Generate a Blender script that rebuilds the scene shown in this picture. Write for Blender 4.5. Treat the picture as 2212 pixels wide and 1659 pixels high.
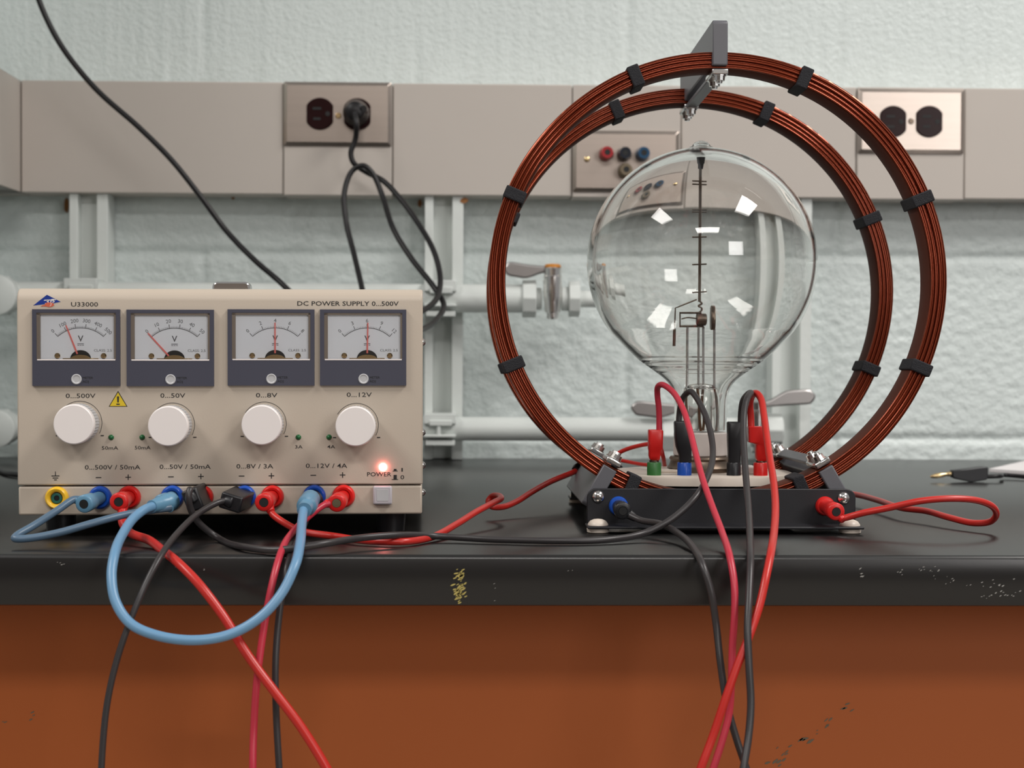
import bpy, bmesh, math, random
from mathutils import Vector, Matrix, noise
random.seed(7)
S = bpy.context.scene
COL = S.collection
for o in list(bpy.data.objects): bpy.data.objects.remove(o)

# ---------------------------------------------------------------- camera
F = 3800.0
CAM_H = 0.1192
camd = bpy.data.cameras.new('camera'); cam = bpy.data.objects.new('camera', camd); COL.objects.link(cam)
ROT = (Matrix.Rotation(-math.atan(99/F), 3, 'Z') @ Matrix.Rotation(math.radians(90)-math.atan(71.5/F), 3, 'X')
       @ Matrix.Rotation(0.0046, 3, 'Z'))
cam.matrix_world = Matrix.Translation((0, 0, CAM_H)) @ ROT.to_4x4()
camd.sensor_width = 36; camd.lens = F/2212*36; camd.clip_start = 0.01
camd.dof.use_dof = True; camd.dof.focus_distance = 1.16; camd.dof.aperture_fstop = 13
S.camera = cam

# ---------------------------------------------------------------- light
S.view_settings.view_transform = 'Standard'; S.view_settings.look = 'None'
S.view_settings.gamma = 1; S.view_settings.use_curve_mapping = False
S.view_settings.exposure = 0.30
w = bpy.data.worlds.new('room'); S.world = w; w.use_nodes = True
bg = w.node_tree.nodes['Background']; bg.inputs[0].default_value = (0.98, 0.97, 0.96, 1); bg.inputs[1].default_value = 0.22

def area(name, loc, target, sx, sy, power, color=(1, 0.965, 0.925)):
    l = bpy.data.lights.new(name, 'AREA'); l.shape = 'RECTANGLE'; l.size = sx; l.size_y = sy
    l.energy = power; l.color = color
    o = bpy.data.objects.new(name, l); COL.objects.link(o); o.location = loc
    o.rotation_euler = (Vector(target)-Vector(loc)).to_track_quat('-Z', 'Y').to_euler()
    return o
area('ceiling_lamp_right', (1.35, 0.62, 1.75), (1.35, 0.62, 0), 0.6, 1.2, 34)
area('ceiling_lamp_left', (-1.45, 0.40, 1.75), (-1.45, 0.40, 0), 0.6, 1.2, 25)
area('ceiling_lamp_rear', (0.1, -1.6, 1.75), (0.1, -1.6, 0), 1.2, 0.6, 32)
area('window_light', (1.95, -2.3, 0.95), (0.6, 1.9, 0.3), 1.0, 0.9, 19, (1, 0.97, 0.95))
S.cycles.use_denoising = True
S.cycles.max_bounces = 14; S.cycles.transmission_bounces = 14; S.cycles.glossy_bounces = 6
S.cycles.transparent_max_bounces = 12; S.cycles.sample_clamp_indirect = 6.0

# ---------------------------------------------------------------- picking points in the room
CP = Vector((0, 0, CAM_H))
def ray(px, py): return ROT @ Vector(((px-1106)/F, (829.5-py)/F, -1.0))
def P(px, py, Y):                 # point seen at (px,py) standing at depth Y
    d = ray(px, py); return CP + d*(Y/d.y)
def PZ(px, py, z=0.0):            # point seen at (px,py) lying at height z
    d = ray(px, py); return CP + d*((z-CAM_H)/d.z)

# ---------------------------------------------------------------- materials
MATS = {}
def mat(name, col, rough=0.5, metal=0.0, bump=0.0, bscale=200.0, var=0.0, vscale=20.0, spec=0.5, coat=0.0, aniso_dir=None, stretch=(1, 1, 1)):
    m = bpy.data.materials.new(name); m.use_nodes = True; nt = m.node_tree; b = nt.nodes['Principled BSDF']
    b.inputs['Base Color'].default_value = (*col, 1); b.inputs['Roughness'].default_value = rough
    b.inputs['Metallic'].default_value = metal; b.inputs['Specular IOR Level'].default_value = spec
    b.inputs['Coat Weight'].default_value = coat; b.inputs['Coat Roughness'].default_value = 0.15
    tc = nt.nodes.new('ShaderNodeTexCoord'); mp = nt.nodes.new('ShaderNodeMapping'); mp.inputs['Scale'].default_value = stretch
    nt.links.new(tc.outputs['Object'], mp.inputs[0])
    n = nt.nodes.new('ShaderNodeTexNoise'); n.inputs['Scale'].default_value = vscale; n.inputs['Detail'].default_value = 4
    nt.links.new(mp.outputs[0], n.inputs['Vector'])
    v = var if var else 0.03
    mx = nt.nodes.new('ShaderNodeMix'); mx.data_type = 'RGBA'
    mx.inputs[6].default_value = (*[max(0, c*(1-v)) for c in col], 1); mx.inputs[7].default_value = (*[min(1, c*(1+v)) for c in col], 1)
    nt.links.new(n.outputs['Fac'], mx.inputs[0]); nt.links.new(mx.outputs[2], b.inputs['Base Color'])
    if bump:
        n2 = nt.nodes.new('ShaderNodeTexNoise'); n2.inputs['Scale'].default_value = bscale; n2.inputs['Detail'].default_value = 3
        nt.links.new(mp.outputs[0], n2.inputs['Vector'])
        bp = nt.nodes.new('ShaderNodeBump'); bp.inputs['Strength'].default_value = 1.0; bp.inputs['Distance'].default_value = bump
        nt.links.new(n2.outputs['Fac'], bp.inputs['Height']); nt.links.new(bp.outputs[0], b.inputs['Normal'])
    MATS[name] = m; return m
wallp = mat('block_paint', (0.655, 0.715, 0.70), 0.40, bump=0.0013, bscale=200, var=0.04, vscale=6)
pipep = mat('pipe_paint', (0.69, 0.725, 0.70), 0.40, bump=0.0003, bscale=120, var=0.03)
racew = mat('raceway_paint', (0.52, 0.47, 0.425), 0.5, bump=0.00005, bscale=600, var=0.02)
bench = mat('bench_resin', (0.010, 0.0095, 0.0095), 0.28, spec=0.65, bump=0.00003, bscale=160, var=0.25, vscale=9, stretch=(0.25, 2.2, 1))
orange = mat('orange_paint', (0.42, 0.098, 0.015), 0.55, bump=0.0001, bscale=150, var=0.04, vscale=8)
steel = mat('brushed_steel', (0.50, 0.43, 0.38), 0.33, 1.0, bump=0.00003, bscale=500, var=0.08, vscale=60, stretch=(0.1, 1, 3))
chrome = mat('chrome', (0.82, 0.80, 0.78), 0.14, 1.0)
leverm = mat('lever_metal', (0.46, 0.44, 0.43), 0.34, 1.0)
zinc = mat('zinc', (0.70, 0.70, 0.69), 0.22, 1.0)
brass = mat('brass', (0.70, 0.52, 0.28), 0.25, 1.0)
brown = mat('brown_bakelite', (0.022, 0.009, 0.009), 0.18, spec=0.06)
blackhole = mat('dark_hole', (0.006, 0.006, 0.006), 0.6)
case = mat('beige_paint', (0.52, 0.445, 0.365), 0.42, bump=0.00004, bscale=900, var=0.015)
casef = case
bezelm = mat('slate_bezel', (0.052, 0.053, 0.078), 0.5)
dialm = mat('dial_paper', (0.90, 0.93, 1.0), 0.6)
innerm = mat('meter_rim', (0.28, 0.23, 0.19), 0.45)
inkm = mat('black_ink', (0.02, 0.02, 0.02), 0.5)
inkd = mat('meter_ink', (0.09, 0.09, 0.10), 0.5)
redn = mat('needle_red', (0.90, 0.20, 0.18), 0.5)
knobw = mat('knob_white', (0.86, 0.80, 0.775), 0.38)
knobg = mat('knob_grey', (0.50, 0.50, 0.51), 0.40)
yel = mat('yellow_plastic', (0.85, 0.50, 0.03), 0.30)
blu = mat('blue_plastic', (0.010, 0.075, 0.42), 0.30)
redp = mat('red_plastic', (0.62, 0.014, 0.012), 0.32)
grn = mat('green_plastic', (0.035, 0.16, 0.035), 0.40)
blk = mat('black_plastic', (0.010, 0.010, 0.012), 0.38)
blkp = mat('black_powder', (0.008, 0.008, 0.011), 0.50, bump=0.00003, bscale=1500)
btnm = mat('button_grey', (0.50, 0.47, 0.50), 0.35)
ledg = mat('led_green', (0.01, 0.12, 0.035), 0.12)
teal = mat('teal_insert', (0.03, 0.16, 0.14), 0.3)
cblk = mat('cord_black', (0.008, 0.007, 0.008), 0.38, spec=0.35)
cgry = mat('lead_black', (0.032, 0.028, 0.029), 0.38)
clbl = mat('lead_sky_blue', (0.14, 0.29, 0.46), 0.36)
cslt = mat('lead_slate_blue', (0.085, 0.145, 0.215), 0.36)
plbl = mat('plug_blue', (0.12, 0.27, 0.40), 0.34)
cred = mat('lead_red', (0.50, 0.022, 0.016), 0.32)
cpnk = mat('lead_crimson', (0.48, 0.028, 0.052), 0.36)
copper = mat('enamelled_copper', (0.27, 0.046, 0.015), 0.23, 0.75, var=0.12, vscale=30, coat=0.35)
lining = mat('coil_lining', (0.085, 0.026, 0.016), 0.55, spec=0.12)
velcro = mat('woven_strap', (0.014, 0.014, 0.018), 0.85, bump=0.0008, bscale=1400)
greyb = mat('grey_bracket', (0.115, 0.115, 0.128), 0.42)
cream = mat('cream_plastic', (0.66, 0.58, 0.50), 0.38)
ceram = mat('white_ceramic', (0.66, 0.60, 0.56), 0.35)
iron = mat('electrode_metal', (0.20, 0.155, 0.12), 0.38, 1.0)
rust = mat('rust', (0.28, 0.12, 0.04), 0.8, bump=0.0006, bscale=300, var=0.3)
paper = mat('paper', (0.82, 0.78, 0.78), 0.6)
orcap = mat('orange_cap', (0.62, 0.24, 0.03), 0.45)
bluej = mat('jack_blue', (0.010, 0.06, 0.13), 0.25)
blackj = mat('jack_black', (0.012, 0.016, 0.026), 0.22)
redj = mat('jack_red', (0.35, 0.015, 0.02), 0.28)
tanj = mat('jack_tan', (0.16, 0.12, 0.07), 0.4)
signy = mat('sign_yellow', (0.72, 0.52, 0.03), 0.4)
logob = mat('logo_blue', (0.008, 0.035, 0.26), 0.4)
logor = mat('logo_red', (0.62, 0.13, 0.07), 0.4)
chipy = mat('chip_yellow', (0.42, 0.34, 0.10), 0.7)
chipw = mat('chip_white', (0.32, 0.31, 0.29), 0.7)
chipg = mat('chip_grey', (0.15, 0.115, 0.075), 0.7)
floorm = mat('floor_tile', (0.34, 0.31, 0.27), 0.5, var=0.1)

def glassmat(name, ior=1.5, tint=(1, 1, 1)):
    m = bpy.data.materials.new(name); m.use_nodes = True; nt = m.node_tree; nt.nodes.clear()
    o = nt.nodes.new('ShaderNodeOutputMaterial'); g = nt.nodes.new('ShaderNodeBsdfGlass')
    g.inputs['Color'].default_value = (*tint, 1); g.inputs['Roughness'].default_value = 0.0; g.inputs['IOR'].default_value = ior
    nt.links.new(g.outputs[0], o.inputs[0]); MATS[name] = m; return m
glass = glassmat('tube_glass', 1.50, (0.985, 0.985, 0.98))
def panemat(name):
    m = bpy.data.materials.new(name); m.use_nodes = True; nt = m.node_tree; nt.nodes.clear()
    o = nt.nodes.new('ShaderNodeOutputMaterial'); t = nt.nodes.new('ShaderNodeBsdfTransparent'); g = nt.nodes.new('ShaderNodeBsdfGlossy')
    g.inputs['Roughness'].default_value = 0.03; fr = nt.nodes.new('ShaderNodeFresnel'); fr.inputs[0].default_value = 1.45
    mx = nt.nodes.new('ShaderNodeMixShader'); nt.links.new(fr.outputs[0], mx.inputs[0]); nt.links.new(t.outputs[0], mx.inputs[1])
    nt.links.new(g.outputs[0], mx.inputs[2]); nt.links.new(mx.outputs[0], o.inputs[0]); return m
pane = panemat('meter_window')
ledr = bpy.data.materials.new('led_lit'); ledr.use_nodes = True
_b = ledr.node_tree.nodes['Principled BSDF']; _b.inputs['Base Color'].default_value = (1, .2, .2, 1)
_b.inputs['Emission Color'].default_value = (1, 0.22, 0.20, 1); _b.inputs['Emission Strength'].default_value = 22

# ---------------------------------------------------------------- mesh builder
def frame(a):
    a = a.normalized(); h = Vector((0, 0, 1)) if abs(a.z) < 0.9 else Vector((1, 0, 0))
    u = h.cross(a).normalized(); return u, a.cross(u).normalized()
class MB:
    def __init__(s): s.v = []; s.f = []
    def add(s, vs, fs):
        k = len(s.v); s.v += [Vector(q) for q in vs]; s.f += [tuple(i+k for i in f) for f in fs]; return s
    def box(s, a, b, rot=None, c=None):
        (x0, y0, z0), (x1, y1, z1) = a, b
        vs = [Vector(q) for q in ((x0, y0, z0), (x1, y0, z0), (x1, y1, z0), (x0, y1, z0), (x0, y0, z1), (x1, y0, z1), (x1, y1, z1), (x0, y1, z1))]
        if rot is not None: vs = [rot @ (q-c) + c for q in vs]
        return s.add(vs, [(0, 3, 2, 1), (4, 5, 6, 7), (0, 1, 5, 4), (1, 2, 6, 5), (2, 3, 7, 6), (3, 0, 4, 7)])
    def obox(s, c, X, Y, Z):      # oriented box from centre and three half-extent vectors
        vs = [c+X*i+Y*j+Z*k for k in (-1, 1) for (i, j) in ((-1, -1), (1, -1), (1, 1), (-1, 1))]
        return s.add(vs, [(0, 3, 2, 1), (4, 5, 6, 7), (0, 1, 5, 4), (1, 2, 6, 5), (2, 3, 7, 6), (3, 0, 4, 7)])
    def lathe(s, c, axis, prof, n=32, closed=False, ridges=0, rd=0.0):   # prof: (along, radius)
        c = Vector(c); a = Vector(axis).normalized(); u, v = frame(a); vs = []; fs = []
        for (t, r) in prof:
            for i in range(n):
                th = 2*math.pi*i/n; rr = r
                if ridges and r > 1e-6 and (i*ridges*2//n) % 2: rr = r-rd
                vs.append(c+a*t+(u*math.cos(th)+v*math.sin(th))*rr)
        m = len(prof)
        for j in range(m-1 if not closed else m):
            j2 = (j+1) % m
            for i in range(n):
                fs.append((j*n+i, j*n+(i+1) % n, j2*n+(i+1) % n, j2*n+i))
        if not closed:
            fs.append(tuple(range(n-1, -1, -1))); fs.append(tuple((m-1)*n+i for i in range(n)))
        return s.add(vs, fs)
    def cyl(s, p0, p1, r0, r1=None, n=24, bev=0.0):
        p0 = Vector(p0); p1 = Vector(p1); r1 = r0 if r1 is None else r1; L = (p1-p0).length
        if bev: pr = [(0, r0-bev), (bev*.3, r0-bev*.3), (bev, r0), (L-bev, r1), (L-bev*.3, r1-bev*.3), (L, r1-bev)]
        else: pr = [(0, r0), (L, r1)]
        return s.lathe(p0, p1-p0, pr, n)
    def ball(s, c, r, n=20, sc=(1, 1, 1)):
        vs = []; fs = []; m = n//2; c = Vector(c)
        for j in range(m+1):
            ph = math.pi*j/m
            for i in range(n):
                th = 2*math.pi*i/n
                vs.append(c+Vector((r*sc[0]*math.sin(ph)*math.cos(th), r*sc[1]*math.sin(ph)*math.sin(th), r*sc[2]*math.cos(ph))))
        for j in range(m):
            for i in range(n): fs.append((j*n+i, (j+1)*n+i, (j+1)*n+(i+1) % n, j*n+(i+1) % n))
        return s.add(vs, fs)
    def tube(s, pts, r, n=14, sub=8, smooth=True, taper=None):
        pts = [Vector(p) for p in pts]
        q = spline(pts, sub) if smooth and len(pts) > 2 else pts
        t = (q[1]-q[0]).normalized(); u, v = frame(t); vs = []; fs = []; N = len(q)
        for i, p in enumerate(q):
            t2 = (q[min(i+1, N-1)]-q[max(i-1, 0)]).normalized()
            u = (u-t2*u.dot(t2)).normalized(); v = t2.cross(u)
            rr = r if taper is None else r*taper(i/(N-1))
            for k in range(n):
                th = 2*math.pi*k/n; vs.append(p+(u*math.cos(th)+v*math.sin(th))*rr)
        for i in range(N-1):
            for k in range(n): fs.append((i*n+k, i*n+(k+1) % n, (i+1)*n+(k+1) % n, (i+1)*n+k))
        fs.append(tuple(range(n-1, -1, -1))); fs.append(tuple((N-1)*n+k for k in range(n)))
        return s.add(vs, fs)
    def prism(s, poly, O, U, V, D):     # polygon (a,b) -> O+U*a+V*b, extruded by vector D
        n = len(poly); vs = [O+U*a+V*b for a, b in poly]; vs += [q+D for q in vs]
        return s.add(vs, [tuple(range(n-1, -1, -1)), tuple(range(n, 2*n))]+[(i, (i+1) % n, (i+1) % n+n, i+n) for i in range(n)])
    def text(s, txt, O, U, V, h, align='CENTER', D=None, wfit=None, bold=0.0):
        c = bpy.data.curves.new('t', 'FONT'); c.body = txt; c.size = 1; c.align_x = 'LEFT'; c.offset = bold
        c.resolution_u = 2
        o = bpy.data.objects.new('t', c); COL.objects.link(o)
        bpy.context.view_layer.update()
        me = bpy.data.meshes.new_from_object(o.evaluated_get(bpy.context.evaluated_depsgraph_get()))
        xs = [q.co.x for q in me.vertices]; 
        if xs:
            x0, x1 = min(xs), max(xs); wd = x1-x0; sy = h/0.70; sx = sy if wfit is None else wfit/wd
            off = {'CENTER': -(x0+x1)/2, 'LEFT': -x0, 'RIGHT': -x1}[align]
            D = D or Vector((0, 0, 0))
            s.add([O+U*((q.co.x+off)*sx)+V*(q.co.y*sy-h/2)+D for q in me.vertices], [tuple(p.vertices) for p in me.polygons])
        bpy.data.objects.remove(o); bpy.data.curves.remove(c); bpy.data.meshes.remove(me)
        return s
    def build(s, name, m, parent=None, smooth=True, bevel=0.0, seg=2, angle=35, label=None):
        me = bpy.data.meshes.new(name)
        org = parent['_o'] if parent is not None and '_o' in parent else (0, 0, 0)
        org = Vector(org)
        me.from_pydata([tuple(q-org) for q in s.v], [], s.f)
        bm = bmesh.new(); bm.from_mesh(me); bmesh.ops.remove_doubles(bm, verts=bm.verts, dist=1e-7)
        bmesh.ops.recalc_face_normals(bm, faces=bm.faces); bm.to_mesh(me); bm.free()
        me.materials.append(m)
        o = bpy.data.objects.new(name, me); COL.objects.link(o)
        if parent is not None: o.parent = parent
        if parent is not None and '_o' in parent: o['_o'] = tuple(org)
        if bevel:
            b = o.modifiers.new('edge', 'BEVEL'); b.width = bevel; b.segments = seg; b.limit_method = 'ANGLE'; b.angle_limit = math.radians(40)
        if smooth:
            for p in me.polygons: p.use_smooth = True
            bmm = bmesh.new(); bmm.from_mesh(me)
            for e in bmm.edges:
                if len(e.link_faces) == 2 and e.calc_face_angle(0) > math.radians(angle): e.smooth = False
            bmm.to_mesh(me); bmm.free()
        if label: o['label'] = label
        return o
def spline(pts, sub=8):
    P4 = [2*pts[0]-pts[1]]+pts+[2*pts[-1]-pts[-2]]; out = []
    for i in range(1, len(P4)-2):
        p0, p1, p2, p3 = P4[i-1:i+3]
        d1 = max((p1-p0).length, 1e-6)**.5; d2 = max((p2-p1).length, 1e-6)**.5; d3 = max((p3-p2).length, 1e-6)**.5
        m1 = (p2-p1)/d2-(p2-p0)/(d1+d2)+(p1-p0)/d1; m2 = (p3-p2)/d3-(p3-p1)/(d2+d3)+(p2-p1)/d2
        m1 = m1*d2; m2 = m2*d2
        for k in range(sub):
            t = k/sub; out.append((2*t**3-3*t*t+1)*p1+(t**3-2*t*t+t)*m1+(-2*t**3+3*t*t)*p2+(t**3-t*t)*m2)
    out.append(pts[-1]); return out
def tag(o, label, cat, group=None, kind=None):
    o['label'] = label; o['category'] = cat
    if group: o['group'] = group
    if kind: o['kind'] = kind
    return o
def thing(name, loc, label, cat, group=None):
    o = bpy.data.objects.new(name, None); COL.objects.link(o); o.location = loc; o.empty_display_size = 0.01
    o['_o'] = tuple(loc); return tag(o, label, cat, group)
def struct(o): o['kind'] = 'structure'; return o
X_, Y_, Z_ = Vector((1, 0, 0)), Vector((0, 1, 0)), Vector((0, 0, 1))
def rrect(w, h, r, n=5):
    out = []
    for cx, cy, a0 in ((w/2-r, h/2-r, 0), (-w/2+r, h/2-r, 90), (-w/2+r, -h/2+r, 180), (w/2-r, -h/2+r, 270)):
        for i in range(n+1):
            a = math.radians(a0+90*i/n); out.append((cx+r*math.cos(a), cy+r*math.sin(a)))
    return out

# ================================================================= the setting
YW = 1.952
def wall():
    jz = [P(1000, y, YW).z for y in (-245, 152, 549, 957)]       # bed joints, top to bottom
    jx = [P(440, 30, YW).x, P(1357, 30, YW).x]; bw = jx[1]-jx[0]; bh = jz[1]-jz[2]
    def lin(a, b, s):
        n = max(1, int(round((b-a)/s))); return [a+(b-a)*i/n for i in range(n)]
    xs = lin(-0.9, -0.62, .02)+lin(-0.62, 0.66, .0035)+lin(0.66, 1.6, .02)+[1.6]
    zs = lin(-0.9, -0.03, .05)+lin(-0.03, 0.40, .0030)+lin(0.40, 1.2, .05)+[1.2]
    vs = []; fs = []
    for z in zs:
        for x in xs:
            k = (z-jz[2])/bh; row = math.floor(k); dz = min(k-row, row+1-k)*bh
            off = 0.0 if row % 2 != 0 else bw/2
            t = (x-jx[0]-off)/bw; tf = t-math.floor(t); dx = min(tf, 1-tf)*bw
            wob = 0.0012*noise.noise(Vector((x*30, z*30, 5)))
            dz += wob; dx += wob*1.3
            g = 0.0036*math.exp(-(dz/0.0042)**2) + 0.0026*math.exp(-(dx/0.0045)**2)
            fine = 0.0010*noise.noise(Vector((x*105+z*30, 2.0, z*120))) + 0.0009*noise.noise(Vector((x*170, 9.0, z*170)))
            vs.append((x, YW+min(g, 0.005)-fine, z))
    nx = len(xs)
    for j in range(len(zs)-1):
        for i in range(nx-1): fs.append((j*nx+i, j*nx+i+1, (j+1)*nx+i+1, (j+1)*nx+i))
    # thickness behind
    k = len(vs); x0, x1, z0, z1 = xs[0], xs[-1], zs[0], zs[-1]
    m = MB().add(vs, fs); m.box((x0, YW+.012, z0), (x1, YW+.15, z1))
    return struct(m.build('wall_back', wallp, angle=80))
wall()
struct(MB().box((-0.9, 1.50, -0.9), (-0.545, YW+.01, 1.2)).build('wall_left', wallp))
struct(MB().box((-2.6, -2.9, -0.9), (2.9, -2.8, 2.0)).build('unseen_rear_wall', mat('rear_reflect_dark', (0.14, 0.115, 0.10), 0.7)))  # unseen wall behind the camera, added dark so steel and copper reflect less
struct(MB().box((-2.6, -2.8, -0.93), (2.9, 2.1, -0.90)).build('floor', floorm))

# worktop and the panel under it
YF = 1.026
wt = thing('worktop', (0, YF, 0), 'long black resin worktop running along the wall, chipped front edge', 'worktop')
zb = P(1100, 1309, YF).z
b = MB().prism([(0, -0.0025), (0.0007, -0.0008), (0.0025, 0), (YW-YF, 0), (YW-YF, -0.02), (0.03, -0.02), (0.03, zb), (0.001, zb), (0, zb+.001)],
               Vector((-0.545, YF, 0)), Y_, Z_, Vector((2.0, 0, 0)))
b.build('slab', bench, wt, angle=50)
def chips(name, m, parent, specs, Yp, seed):
    rnd = random.Random(seed); b = MB()
    for (px, py, sx, sy, n, fl) in specs:
        for _ in range(n):
            c = P(px+rnd.gauss(0, sx), py+rnd.gauss(0, sy), Yp)
            L = rnd.uniform(.4, 1.0)*fl; ang = math.radians(rnd.uniform(12, 42)); k = 7
            U = Vector((math.cos(ang), 0, math.sin(ang))); V = Vector((-math.sin(ang), 0, math.cos(ang)))
            poly = [(math.cos(2*math.pi*i/k)*L*rnd.uniform(.6, 1), math.sin(2*math.pi*i/k)*L*.33*rnd.uniform(.5, 1)) for i in range(k)]
            b.prism(poly, c, U, V, Vector((0, -0.00012, 0)))
    o = b.build(name, m, parent, smooth=False); o['kind'] = 'stuff'; return o
chips('yellow_paint_fleck', chipy, wt, [(997, 1240, 7, 7, 16, .0022), (996, 1262, 7, 3, 6, .0018), (993, 1284, 8, 10, 30, .0024)], YF-.0001, 3)
chips('white_paint_fleck', chipw, wt, [(1862, 1234, 3, 5, 4, .0013), (1942, 1237, 3, 6, 4, .0013), (2010, 1228, 18, 3, 9, .0010), (2025, 1252, 22, 8, 7, .0009),
      (2150, 1262, 26, 6, 12, .0012), (2180, 1284, 24, 4, 10, .0013), (2130, 1288, 10, 3, 5, .0011), (135, 1218, 8, 3, 4, .001), (385, 1232, 12, 8, 5, .001), (445, 1230, 6, 3, 3, .001), (1230, 1228, 8, 3, 2, .001), (1068, 1275, 4, 12, 3, .0008)], YF-.0001, 5)
YO = 1.115
op = tag(MB().box((-0.545, YO, -0.88), (1.455, YO+.02, -0.0205)).build('cabinet_panel', orange), 'orange painted panel set back beneath the black worktop', 'panel')
opt = chips('scrape_mark', chipg, op, [(1680, 1643, 12, 4, 5, .0045), (1733, 1598, 8, 2, 4, .0040), (1700, 1622, 8, 8, 5, .002), (1785, 1562, 5, 6, 4, .0026), (1828, 1527, 7, 4, 4, .0028), (75, 1547, 8, 3, 3, .002), (10, 1555, 6, 3, 2, .002), (1760, 1585, 6, 6, 2, .0014)], YO-.0001, 8)

# ---------------------------------------------------------------- raceway
YR = 1.905
rc = thing('cable_raceway', P(1106, 300, YR), 'long beige metal cable raceway fixed across the block wall above the pipes', 'raceway')
seams = [45, 612, 848, 1236, 1471, 1850, 2083, 2600]
def rtop(px): return P(45, 171, YR).z
RT = P(1100, 182, YR).z; RB = P(1100, 423, YR).z
for i in range(len(seams)-1):
    x0 = P(seams[i], 300, YR).x+.0004; x1 = P(seams[i+1], 300, YR).x-.0004
    d = 0.0012 if i in (1, 3, 5) else 0.0
    MB().box((x0, YR-d, RB-d), (x1, YW-.001, RT)).build('cover_panel', racew, rc, bevel=.0012)
xl = P(45, 300, YR).x
MB().box((xl-.034, 1.52, RB), (xl-.0006, YR-.002, RT)).box((xl-.034, YR-.002, RB), (xl-.0006, YW-.001, RT)).build('corner_cover', racew, rc, bevel=.0012)

def plate(parent, x0, y0, x1, y1, m=steel, th=.0048):
    a = P(x0, y0, YR-.001); bq = P(x1, y1, YR-.001)
    c = (a+bq)/2; wd = bq.x-a.x; ht = a.z-bq.z; e = .0040
    ang = -0.0075*0
    o1 = rrect(wd, ht, .0015, 3); o2 = rrect(wd-2*e, ht-2*e, .001, 3); n = len(o1); Yb = YR-.0012
    vs = [(c.x+p, Yb, c.z+q) for p, q in o1]+[(c.x+p, Yb-th*.35, c.z+q) for p, q in o1]+[(c.x+p, Yb-th, c.z+q) for p, q in o2]
    fs = [tuple(range(n))]+[tuple(2*n+i for i in range(n-1, -1, -1))]
    for r in (0, 1): fs += [(r*n+i, r*n+(i+1) % n, (r+1)*n+(i+1) % n, (r+1)*n+i) for i in range(n)]
    MB().add(vs, fs).build('cover_plate', m, parent, angle=15)
    return Yb-th
def receptacle(parent, px, py, yp, r=.0165):
    c = P(px, py, yp); poly = []
    for i in range(48):
        a = 2*math.pi*i/48; poly.append((max(-.0142, min(.0142, r*math.cos(a)*1.02)), r*math.sin(a)*1.04))
    o = MB().prism(poly, c, X_, Z_, Vector((0, -.0022, 0))).build('receptacle', brown, parent, bevel=.0009)
    sl = MB(); t = c+Vector((0, -.0024, 0))
    for dx, dz, sx, sz in ((-.003, .0055, .0046, .0013), (-.003, -.0055, .0040, .0013)):
        sl.box((t.x+dx-sx, t.y-.0002, t.z+dz-sz), (t.x+dx+sx, t.y+.0005, t.z+dz+sz))
    sl.cyl(t+Vector((.0085, -.0002, 0)), t+Vector((.0085, .0005, 0)), .0025)
    sl.build('slot', blackhole, o)
    return c
def duplex(x0, y0, x1, y1, r1, r2, scr, label):
    t = thing('duplex_outlet', P((x0+x1)/2, (y0+y1)/2, YR), label, 'outlet')
    yp = plate(t, x0, y0, x1, y1)
    for q in (r1, r2): receptacle(t, q[0], q[1], yp)
    c = P(scr[0], scr[1], yp); MB().cyl(c, c+Vector((0, -.0016, 0)), .0034, .0026, 20).build('screw', brass if x0 < 1000 else iron, t)
    return t
duplex(613, 177, 846, 317, (691, 246), (772, 247), (731, 250), 'stainless duplex outlet with a black cord plugged into its right receptacle')
duplex(1853, 192, 2080, 333, (1929, 263), (2007, 263), (1968, 262), 'bright stainless duplex outlet with nothing plugged in, behind the copper rings')
jp = thing('jack_panel', P(1352, 348, YR), 'steel wall plate with red, black, blue and tan jacks', 'jack plate')
yp = plate(jp, 1237, 282, 1466, 416)
for px, py, m in ((1314, 327, redj), (1353, 328, blackj), (1393, 328, bluej), (1355, 364, tanj)):
    c = P(px, py, yp-.016); base = Vector((c.x-.001, yp, c.z-.001))
    c = Vector((base.x+.000, yp-.018, base.z))
    j = MB().lathe(base, c-base, [(0, .0078), (.004, .0080), (.0135, .0066), (.018, .0062), (.018, .0032), (.012, .0030)], 24).build('jack', m, jp, angle=40)
    MB().cyl(c+Vector((0, .0002, 0)), c+Vector((0, .004, 0)), .0030).build('jack_hole', blackhole, j)
for px in (1268, 1441):
    c = P(px, 344, yp); MB().lathe(c, -Y_, [(0, .0032), (.0012, .0030), (.002, .0018)], 16).build('screw', brass, jp)

# ---------------------------------------------------------------- struts and pipes
def strut(x0, x1, label):
    a = P(x0, 700, 1.912).x; b2 = P(x1, 700, 1.912).x
    m = MB(); zt = RB+.002; z0 = 0.0008; y0 = 1.911; lip = (b2-a)*.22
    m.prism([(a, y0), (a+lip, y0), (a+lip, 1.930), (b2-lip*1.3, 1.930), (b2-lip*1.3, y0), (b2, y0), (b2, YW-.003), (a, YW-.003)], Vector((0, 0, z0)), X_, Y_, Vector((0, 0, zt-z0)))
    o = m.build('strut_channel', pipep, bevel=.0006)
    return tag(o, label, 'strut channel', 'painted strut channels on the block wall')
strut(150, 233, 'painted vertical strut channel behind the power supply, leftmost of three')
strut(917, 1000, 'painted vertical strut channel beside the right edge of the power supply')
strut(1668, 1752, 'painted vertical strut channel seen beside and through the glass bulb')
def rustspot(px0, py0, px1, py1, Yq, parent):
    a = P(px0, py0, Yq); c = P(px1, py1, Yq); rnd = random.Random(px0); n = 12
    cc = (a+c)/2; poly = [(math.cos(2*math.pi*i/n)*abs(c.x-a.x)/2*rnd.uniform(.7, 1), math.sin(2*math.pi*i/n)*abs(c.z-a.z)/2*rnd.uniform(.7, 1)) for i in range(n)]
    MB().prism(poly, cc, X_, Z_, Vector((0, -.0002, 0))).build('rust_spot', rust, parent, smooth=False)
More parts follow.
